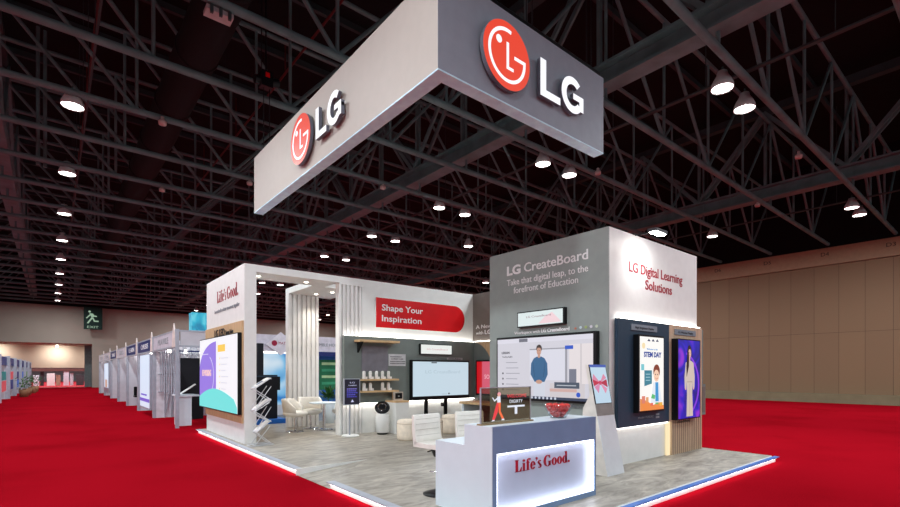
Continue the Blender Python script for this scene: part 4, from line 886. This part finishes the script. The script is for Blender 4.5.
MB().lathe((6.22, 13.05, PZ + 0.55), [(0.0001, 0.01), (0.15, 0.01)], mat('soil', (52, 40, 30), 0.9), 20).tube((6.22, 13.05, PZ + 0.55), (6.22, 13.05, 0.95), 0.015, LF, 6).build('stems', t)
# brochure rack
t = thing('brochure_rack', 'silver zigzag folding brochure rack by the white end wall', 'rack', (3.3, 10.0, PZ))
xa, xb, ya, yb = 3.12, 3.44, 9.86, 10.12
zz = [(xa, 0.12), (xb, 0.14), (xa + 0.04, 0.37), (xb, 0.58), (xa, 0.8), (xb, 1.02), (xa, 1.24), (xb, 1.45)]
RACK = mat('rack_silver', (206, 208, 212), 0.35, 0.2)
fr_ = MB()
for y in (ya, yb):
    for (x0, z0), (x1, z1) in ((zz[0], zz[1]), (zz[0], (xb - .02, .5)), (zz[1], zz[2]), (zz[3], (xa, .8)), (zz[4], (xb - .03, .97)), (zz[5], (xa, 1.24)), ((xa + .04, .45), (xb, .88)), ((xa + .02, .88), (xb, 1.3)), (zz[3], (xa + .1, .7)), ((xb, 1.02), (xa + .12, 0.86))):
        fr_.tube((x0, y, z0), (x1, y, z1), 0.008, RACK, 6)
for x, z in zz: fr_.tube((x, ya, z), (x, yb, z), 0.008, RACK, 6)
for x in (xa - 0.08, xb + 0.06): fr_.tube((x, ya, 0.11), (x, yb, 0.11), 0.009, RACK, 6)
for y in (ya, yb): fr_.tube((xa - 0.08, y, 0.11), (xb + 0.06, y, 0.11), 0.009, RACK, 6)
fr_.build('folding_frame', t)
for (x0, z0, x1, z1) in ((xa + 0.04, 0.37, xb, 0.58), (xa, 0.8, xb, 1.02), (xa, 1.24, xb, 1.45)):
    MB().bar((x0, (ya + yb) / 2, z0 + 0.02), (x1, (ya + yb) / 2, z1 + 0.02), yb - ya, 0.012, mat('clear_tray', (222, 224, 228), 0.2)).build('tray', t)
k = 0
for (x0, z0, x1, z1, s_) in ((xa + 0.06, 0.4, xb - 0.04, 0.57, 'lowest'), (xa + 0.03, 0.84, xb - 0.04, 1.01, 'middle'), (xa + 0.03, 1.28, xb - 0.04, 1.44, 'top')):
    m = MB().bar((x0, 9.99, z0 + 0.018), (x1, 9.99, z1 + 0.018), 0.2, 0.012, mat('brochure_paper', (236, 234, 230), 0.5))
    m.bar((x0 + 0.04, 9.99, z0 + 0.05), (x0 + 0.16, 9.99, z0 + 0.05 + 0.08), 0.12, 0.003, mat('brochure_print%d' % k, ((150, 150, 160), (190, 160, 90), (120, 130, 150))[k], 0.5)); k += 1
    tag(m.build('brochure'), 'brochure with a printed cover on the %s tray of the zigzag rack' % s_, 'brochure')

# ------------------------------------------------------------------ neighbouring stands
def post(mb, x, y, h=2.8, w=0.09): mb.box((x - w / 2, y - w / 2, 0), (x + w / 2, y + w / 2, h), ALU)
WALLP = mat('stand_wall_panel', (206, 208, 216), 0.5, noise=0.02); FASC = mat('fascia_panel', (206, 202, 214), 0.4)
NB = mat('navy_fascia', (30, 44, 104), 0.5); LIL = mat('lilac_panel', (176, 170, 188), 0.5, noise=0.1, scale=0.8)
rowy = [15.35, 19.35, 23.2, 27.0, 31.0, 35.0, 39.5, 44.0]
desc = ['with dark panel and white brochure counter, nearest the booth', 'with tall glowing white poster, second from the booth', 'with lilac curved wall, third from the booth', 'with lilac wall, fourth from the booth',
        'fifth from the booth along the aisle', 'with poster and seated goods, sixth from the booth', 'seventh from the booth, near the aisle end']
CLT = mat('curtain_lattice', (222, 222, 230), 0.5)
for i in range(7):
    y0, y1 = rowy[i], rowy[i + 1]; X = 2.72; D = 1.9 if i == 0 else 3.2
    t = thing('shell_stand', 'aluminium frame exhibition stand ' + desc[i], 'stand', (X, y0, 0), 'aluminium stands right of the left aisle')
    for px, py in ((X, y0), (X, y1 - 0.1)): m = MB(); post(m, px, py); m.build('post', t)
    b = MB().box((X + 0.05, y1 - 0.07, 0), (X + D, y1 - 0.13, 2.7), WALLP if i else MBLACK).box((X + D, y0, 0), (X + D + 0.05, y1 - 0.1, 2.7), WALLP)
    if i == 0: b = MB().box((X + 0.5, y0 + 2.6, 0), (X + 1.25, y0 + 2.66, 2.05), MBLACK).box((X + 0.05, y1 - 0.07, 0), (X + D, y1 - 0.13, 2.7), CLT)
    b.build('partition', t)
    if i == 0:
        lt = MB()
        for k_ in range(9): lt.tube((X + 0.15, y0 + 0.5 + k_ * 0.4, 0.9), (X + 0.15, y0 + 0.5 + k_ * 0.4, 2.25), 0.02, ALU, 6)
        for k_ in range(14): lt.tube((X + 0.3 + (k_ % 7) * 0.2, y1 - 0.2, 0.05 + (k_ // 7) * 1.2), (X + 0.48 + (k_ % 7) * 0.2, y1 - 0.2, 1.2 + (k_ // 7) * 1.2), 0.02, ALU, 5)
        for k_ in range(8): lt.tube((X + 0.3 + k_ * 0.2, y1 - 0.2, 0), (X + 0.3 + k_ * 0.2, y1 - 0.2, 2.7), 0.025, ALU, 6)
        for z_ in (0.9, 1.5, 2.25): lt.tube((X + 0.1, y1 - 0.2, z_), (X + D, y1 - 0.2, z_), 0.02, ALU, 6)
        lt.build('lattice', t)
    fa = MB().box((X - 0.04, y0 + 0.1, 2.32), (X + 0.02, y1 - 0.2, 2.74), FASC if i in (0,) else NB if i in (1, 2, 4) else FASC).box((X - 0.045, y0 + 0.1, 2.28), (X + 0.03, y1 - 0.2, 2.33), ALU).box((X - 0.045, y0 + 0.1, 2.73), (X + 0.03, y1 - 0.2, 2.78), ALU)
    fo = fa.build('fascia', t)
    MB().text(FX(X - 0.04), ('MUAVRILE', 'ORBIS', 'LEARN', 'EDUCA', 'SMART', 'PLAN', 'TECH')[i], -(y0 + y1) / 2, 2.44, 0.2, GTXT if i in (0, 3, 5, 6) else WTXT, width=1.8, align='C', depth=0.006).build('lettering', fo)
    if i == 0:
        fo = MB().box((X + 0.08, y0 - 0.03, 2.34), (X + D, y0 + 0.02, 2.74), WALLP).box((X + 0.05, y0 - 0.04, 2.3), (X + D, y0 + 0.03, 2.345), ALU).box((X + 0.05, y0 - 0.04, 2.73), (X + D, y0 + 0.03, 2.78), ALU).box((X + 0.05, y0 - 0.03, 2.16), (X + D, y0, 2.2), NB).build('side_fascia', t)
    MB().prism(FX(X), [(-y0 - 0.5, 2.3), (-y0, 2.3), (-y0 - 0.1, 2.75), (-y0 - 0.25, 2.98), (-y0 - 0.4, 2.75)], 0.02, 0.05, mat('finial', (226, 212, 206), 0.5)).build('finial', t)
    for k_ in range(3): MB().lathe((X + 0.4 + k_ * 0.5, y1 - 0.4, 2.25), [(0.0001, 0), (0.05, 0), (0.05, 0.1)], emi('stand_spot', (255, 248, 236), 10), 8).build('spotlight', t)
t = thing('display_counter', 'white counter inside the nearest aluminium stand', 'counter', (3.1, 16.2, 0))
MB().box((2.85, 15.9, 0), (3.2, 16.5, 0.86), WHITE2).build('body', t); MB().box((2.8, 15.85, 0.86), (3.4, 16.6, 0.91), WHITE2).build('top', t)
tag(MB().bar((2.95, 16.2, 0.93), (3.35, 16.15, 1.22), 0.35, 0.03, WHITE).build('leaflet_stand'), 'slanted white leaflet holder on the stand counter', 'holder')
t = thing('poster_panel', 'glowing white and pale blue poster panel in the second stand', 'poster', (2.66, 21, 0))
MB().box((2.62, 19.55, 0.25), (2.7, 22.0, 2.22), ALU).build('frame', t)
s = MB().rect(FX(2.62), -21.9, 0.3, -19.6, 2.2, 0, 0.004, emi('poster_pale', (214, 226, 246), 1.0)).rect(FX(2.62), -21.9, 0.5, -19.6, 0.62, 0.004, 0.008, emi('poster_violet', (110, 90, 200), 1)).rect(FX(2.62), -21.6, 0.72, -20.2, 0.78, 0.004, 0.008, emi('poster_violet', (110, 90, 200), 1))
s.build('print', t)
for y, z0_, z1_, c, n_ in ((24.9, .1, 2.2, LIL, 'lilac curved backdrop in the third stand'), (29.0, .1, 2.2, LIL, 'lilac backdrop in the fourth stand')):
    m = MB().grid(lambda u, v: (3.0 + 1.6 * math.sin(u * PI / 2), y - 1.4 + 2.7 * u, z0_ + (z1_ - z0_) * v), 10, 2, c); m.grid(lambda u, v: (3.05 + 1.6 * math.sin(u * PI / 2), y - 1.35 + 2.7 * u, z0_ + (z1_ - z0_) * v), 10, 2, c)
    tag(m.build('curved_backdrop'), n_, 'backdrop')
t = thing('poster_panel', 'small lit white poster in the far stands along the aisle', 'poster', (2.66, 36.5, 0))
MB().box((2.62, 35.3, 0.3), (2.7, 38.5, 2.2), ALU).build('frame', t); MB().rect(FX(2.62), -38.3, 0.6, -35.5, 2.1, 0, 0.004, emi('poster_pale', (214, 226, 246), 1.0)).rect(FX(2.62), -37.6, 0.62, -36.2, 1.1, 0.004, 0.008, emi('poster_tan', (190, 150, 130), 1)).build('print', t)
for x, y in ((3.2, 25.5), (3.1, 26.1), (3.3, 29.6)):
    t = thing('office_chair', 'small dark chair standing inside a lilac-backed stand', 'chair', (x, y, 0), 'dark chairs in the lilac stands')
    MB().box((x - .22, y - .22, .43), (x + .22, y + .22, .5), BLACK).build('seat', t); MB().box((x - .2, y + .18, .5), (x + .2, y + .23, .9), BLACK).build('backrest', t)
    MB().tube((x, y, 0.03), (x, y, .43), .03, BLACK).build('stem', t)
t = thing('lightbox_cube', 'cyan glowing cube sign above the nearest aluminium stand', 'sign', (3.85, 18, 2.8))
MB().box((3.6, 17.8, 2.98), (4.15, 18.3, 3.58), emi_noise('cyan_glow', (20, 130, 170), (40, 176, 206), (110, 210, 226), 1.5)).build('box', t); MB().tube((3.87, 18.05, 2.7), (3.87, 18.05, 2.98), 0.02, ALU).build('pole', t)

# stand right behind the lounge
t = thing('rear_stand', 'neighbouring stand with white fascia and blue graphics seen through the frame', 'stand', (7, 17, 0))
MB().box((4.7, 17, 2.33), (13, 17.08, 2.9), FASC).build('fascia', t)
MB().box((5.55, 17.3, 0), (6.9, 17.36, 2.33), WALLP).box((6.9, 17.3, 0), (13, 17.36, 2.33), mat('blue_stand_wall', (40, 92, 160), 0.5)).build('wall', t)
bl = emi_noise('sky_graphic', (26, 120, 196), (120, 186, 228), (226, 238, 246), 0.9, 0.9, 1.0)
fq = FY(17.3)
MB().rect(fq, 5.5, 0.4, 6.88, 2.25, 0, 0.01, bl).build('sky_graphic', t)
MB().box((5.5, 17.2, 2.26), (6.9, 17.28, 2.3), LEDS).build('lightbar', t)
MB().rect(FY(17), 7.4, 2.18, 13, 2.34, 0, 0.02, NB).build('valance', t)
s = MB().rect(fq, 7.85, 0.9, 9.4, 2.05, 0, 0.02, mat('green_poster', (34, 110, 74), 0.5))
for k_ in range(4): s.rect(fq, 7.95, 1.1 + k_ * .25, 9.2, 1.2 + k_ * .25, 0.02, 0.024, mat('green_line%d' % (k_ % 2), ((60, 150, 110), (170, 200, 150))[k_ % 2], 0.5))
s.build('green_poster', t)
MB().box((5.35, 13.9, 0), (13, 17.3, 0.03), mat('stand_carpet', (120, 124, 130), 0.9)).build('stand_floor', t)
fz = FY(17); m = MB().text(fz, 'TRIMBLE HOUSE', 7.5, 2.55, 0.12, GTXT, width=1.1, depth=0.006); m.build('lettering', t)
t = thing('diamond_sign', 'white diamond logo sign with dark red mark on the rear stand fascia', 'sign', (6.35, 16.98, 2.3))
fz2 = FY(16.98)
MB().prism(fz2, [(5.72, 2.55), (6.25, 2.18), (6.8, 2.55), (6.25, 3.0)], 0, 0.05, mat('diamond_white', (216, 212, 222), 0.4)).build('board', t)
MB().disc(fz2, 6.02, 2.6, 0.1, 0.05, 0.056, mat('crimson_mark', (150, 26, 60), 0.5), n=16).text(fz2, 'MATEX', 6.17, 2.56, 0.1, mat('crimson_mark', (150, 26, 60), 0.5), width=0.4, d0=0.05, depth=0.005).build('logo', t)
tag(MB().box((5.02, 15.6, 0), (5.2, 16.1, 2.5), MBLACK).build('black_totem'), 'tall narrow black panel just right of the white end wall', 'panel')
t = thing('black_cabinet', 'black equipment cabinet on a blue plinth behind the lounge', 'cabinet', (4.9, 14.3, 0))
MB().box((4.45, 14.15, 0.22), (5.12, 14.6, 1.5), MBLACK).build('body', t); MB().box((5.12, 14.2, 1.05), (5.22, 14.4, 1.45), BLACK).build('side_bracket', t)
MB().box((4.47, 14.14, 1.44), (5.1, 14.15, 1.48), NAVY).build('top_trim', t)
tag(MB().box((3.4, 13.9, 0), (5.3, 14.75, 0.22), mat('blue_plinth', (34, 104, 190), 0.5)).build('blue_plinth'), 'low bright blue plinth under the black cabinet', 'plinth')

# left row of stands (beyond the aisle)
cols = [(20, 130, 130), (224, 86, 96), (30, 50, 120), (60, 120, 210), (90, 150, 90), (170, 130, 180), (150, 110, 80)]
for i in range(6):
    y0 = 33.5 + i * 4.6 if i else 33.2; y1 = 33.5 + (i + 1) * 4.6; X = -2.05 + 0.09 * i
    t = thing('aisle_stand', ('aluminium stand left of the aisle, %s' % ('nearest, with teal and coral panels', 'second, with blue panel', 'third, with plants in front', 'fourth along the aisle', 'fifth along the aisle', 'last before the back wall')[i]), 'stand', (X, y0, 0), 'aluminium stands left of the left aisle')
    for py in (y0, y1 - 0.1): m = MB(); post(m, X, py, 2.5, 0.16); m.build('post', t)
    MB().box((X - 3.2, y1 - 0.2, 0), (X - 0.05, y1 - 0.12, 2.4), WALLP).build('partition', t)
    fo = MB().box((X - 0.03, y0 + 0.1, 1.95), (X + 0.03, y1 - 0.2, 2.42), NB).box((X - 3, y0 - 0.03, 2.0), (X - 0.1, y0 + 0.03, 2.42), NB).build('fascia', t)
    m = MB(); fe = FY(y1 - 0.2)
    m.rect(fe, X - 2.6, 1.2, X - 0.2, 1.85, 0, 0.02, mat('pn%d' % i, cols[i % 7], 0.5)).rect(fe, X - 2.6, 0.4, X - 0.2, 1.15, 0, 0.02, mat('pm%d' % i, cols[(i + 1) % 7], 0.5)); m.build('graphic_panels', t)
    m = MB(); fe = Fr((X - 0.01, 0, 0), (0, 1, 0), (0, 0, 1), (1, 0, 0))
    m.rect(fe, y0 + 0.5, 1.12, y1 - 0.5, 1.6, 0, 0.03, mat('pn%d' % ((i) % 7), cols[i % 7], 0.5)).rect(fe, y0 + 0.5, 0.5, y1 - 0.5, 1.08, 0, 0.03, mat('pm%d' % i, cols[(i + 1) % 7], 0.5)); m.build('side_graphics', t)
for k_, (x, y) in enumerate(((-1.35, 40.5), (-1.3, 43.5), (-1.1, 47), (-1.05, 50))):
    t = thing('shrub_in_pot', 'small green shrub in a pot beside the left stands', 'plant', (x, y, 0), 'potted shrubs along the left stands')
    MB().lathe((x, y, 0), [(0.0001, 0), (0.2, 0), (0.26, 0.45), (0.0001, 0.45)], mat('clay_pot', (150, 110, 80), 0.7), 14).build('pot', t)
    m = MB()
    for q_ in range(60):
        v = Vector((random.gauss(0, .22), random.gauss(0, .22), random.uniform(0, .75))); c_ = Vector((x, y, 0.5)) + v
        n1_ = Vector((random.random() - .5, random.random() - .5, random.random() - .5)).normalized(); u1 = n1_.orthogonal().normalized(); v1 = n1_.cross(u1)
        m.add([c_, c_ + u1 * .07 + v1 * .03, c_ + u1 * .16, c_ + u1 * .07 - v1 * .03], [(0, 1, 2, 3)], LF)
    m.build('foliage', t)

# far stands in the second hall
t = thing('far_stand', 'brown-fascia row of white stands in the second hall at the aisle end', 'stand', (1, 70, 0))
MB().box((-7, 70, 1.62), (6, 70.4, 1.95), mat('far_brown', (96, 62, 58), 0.6)).build('fascia', t)
xf = -6.8; kf = 0
while xf < 5.6:
    wf = (0.5, 0.3, 0.7, 0.4)[kf % 4]
    MB().box((xf, 70.1 + 0.3 * (kf % 2), 0.0), (xf + wf, 70.2 + 0.3 * (kf % 2), (1.6, 1.4, 1.2)[kf % 3]), (WHITE, mat('far_tan', (176, 150, 128), 0.6), WALLP, WHITE2, mat('far_dark', (70, 66, 70), 0.6))[kf % 5]).build('display_panel', t)
    xf += wf + (0.1, 0.25)[kf % 2]; kf += 1
tag(MB().box((2.6, 62.5, 0), (4.0, 62.9, 4.3), mat('teal_column', (120, 136, 136), 0.6)).build('hall_column'), 'pale grey column at the right side of the hall opening', 'column')
st(MB().box((-40, 100, 0), (60, 100.5, 6), mat('far_grey_wall', (140, 150, 152), 0.7)), 'wall_second_hall')
st(MB().box((-40, 66.5, 3.2), (60, 100, 3.4), mat('far_ceiling', (120, 128, 130), 0.7)), 'ceiling_second_hall')
area('second_hall_light', (0, 84, 3.15), (0, 0, 0), 20, 20, 2000, (240, 248, 255))
area('second_hall_front_light', (0, 70, 3.1), (0, 0, 0), 12, 4, 800, (240, 248, 255))
for k_, x in enumerate((-9.5, -4.5, 0.4, 4.6)):
    t = thing('wall_spotlight', 'small bright spotlight washing the far beige wall, %s' % ('leftmost', 'second from left', 'above the aisle opening', 'rightmost')[k_], 'spotlight', (x, 64.6, 4.1))
    MB().lathe((x, 64.6, 4.15), [(0.0001, 0), (0.1, 0), (0.12, 0.12), (0.05, 0.2)], emi('wash_lens', (255, 240, 215), 14), 12).build('lens', t); MB().tube((x, 64.6, 4.15), (x, 64.6, 4.35), 0.03, STEELD).build('rod', t)
    l = bpy.data.lights.new('wash', 'SPOT'); l.energy = 330; l.spot_size = math.radians(150); l.spot_blend = 1; l.shadow_soft_size = 0.15; l.color = L3((255, 246, 234))[:3]
    lo = bpy.data.objects.new('wash', l); C.objects.link(lo); lo.location = (x, 64.4, 4.05); lo.rotation_euler = (Vector((x, 66, 2.6)) - lo.location).to_track_quat('-Z', 'Y').to_euler()

# ------------------------------------------------------------------ world / view
w = bpy.data.worlds.new('world'); bpy.context.scene.world = w; w.use_nodes = True
bg = w.node_tree.nodes['Background']; bg.inputs['Color'].default_value = (0.86, 0.92, 1.0, 1); bg.inputs['Strength'].default_value = 0.5
vs = bpy.context.scene.view_settings
vs.view_transform = 'Standard'; vs.look = 'None'; vs.gamma = 1; vs.exposure = 0.0; vs.use_curve_mapping = False
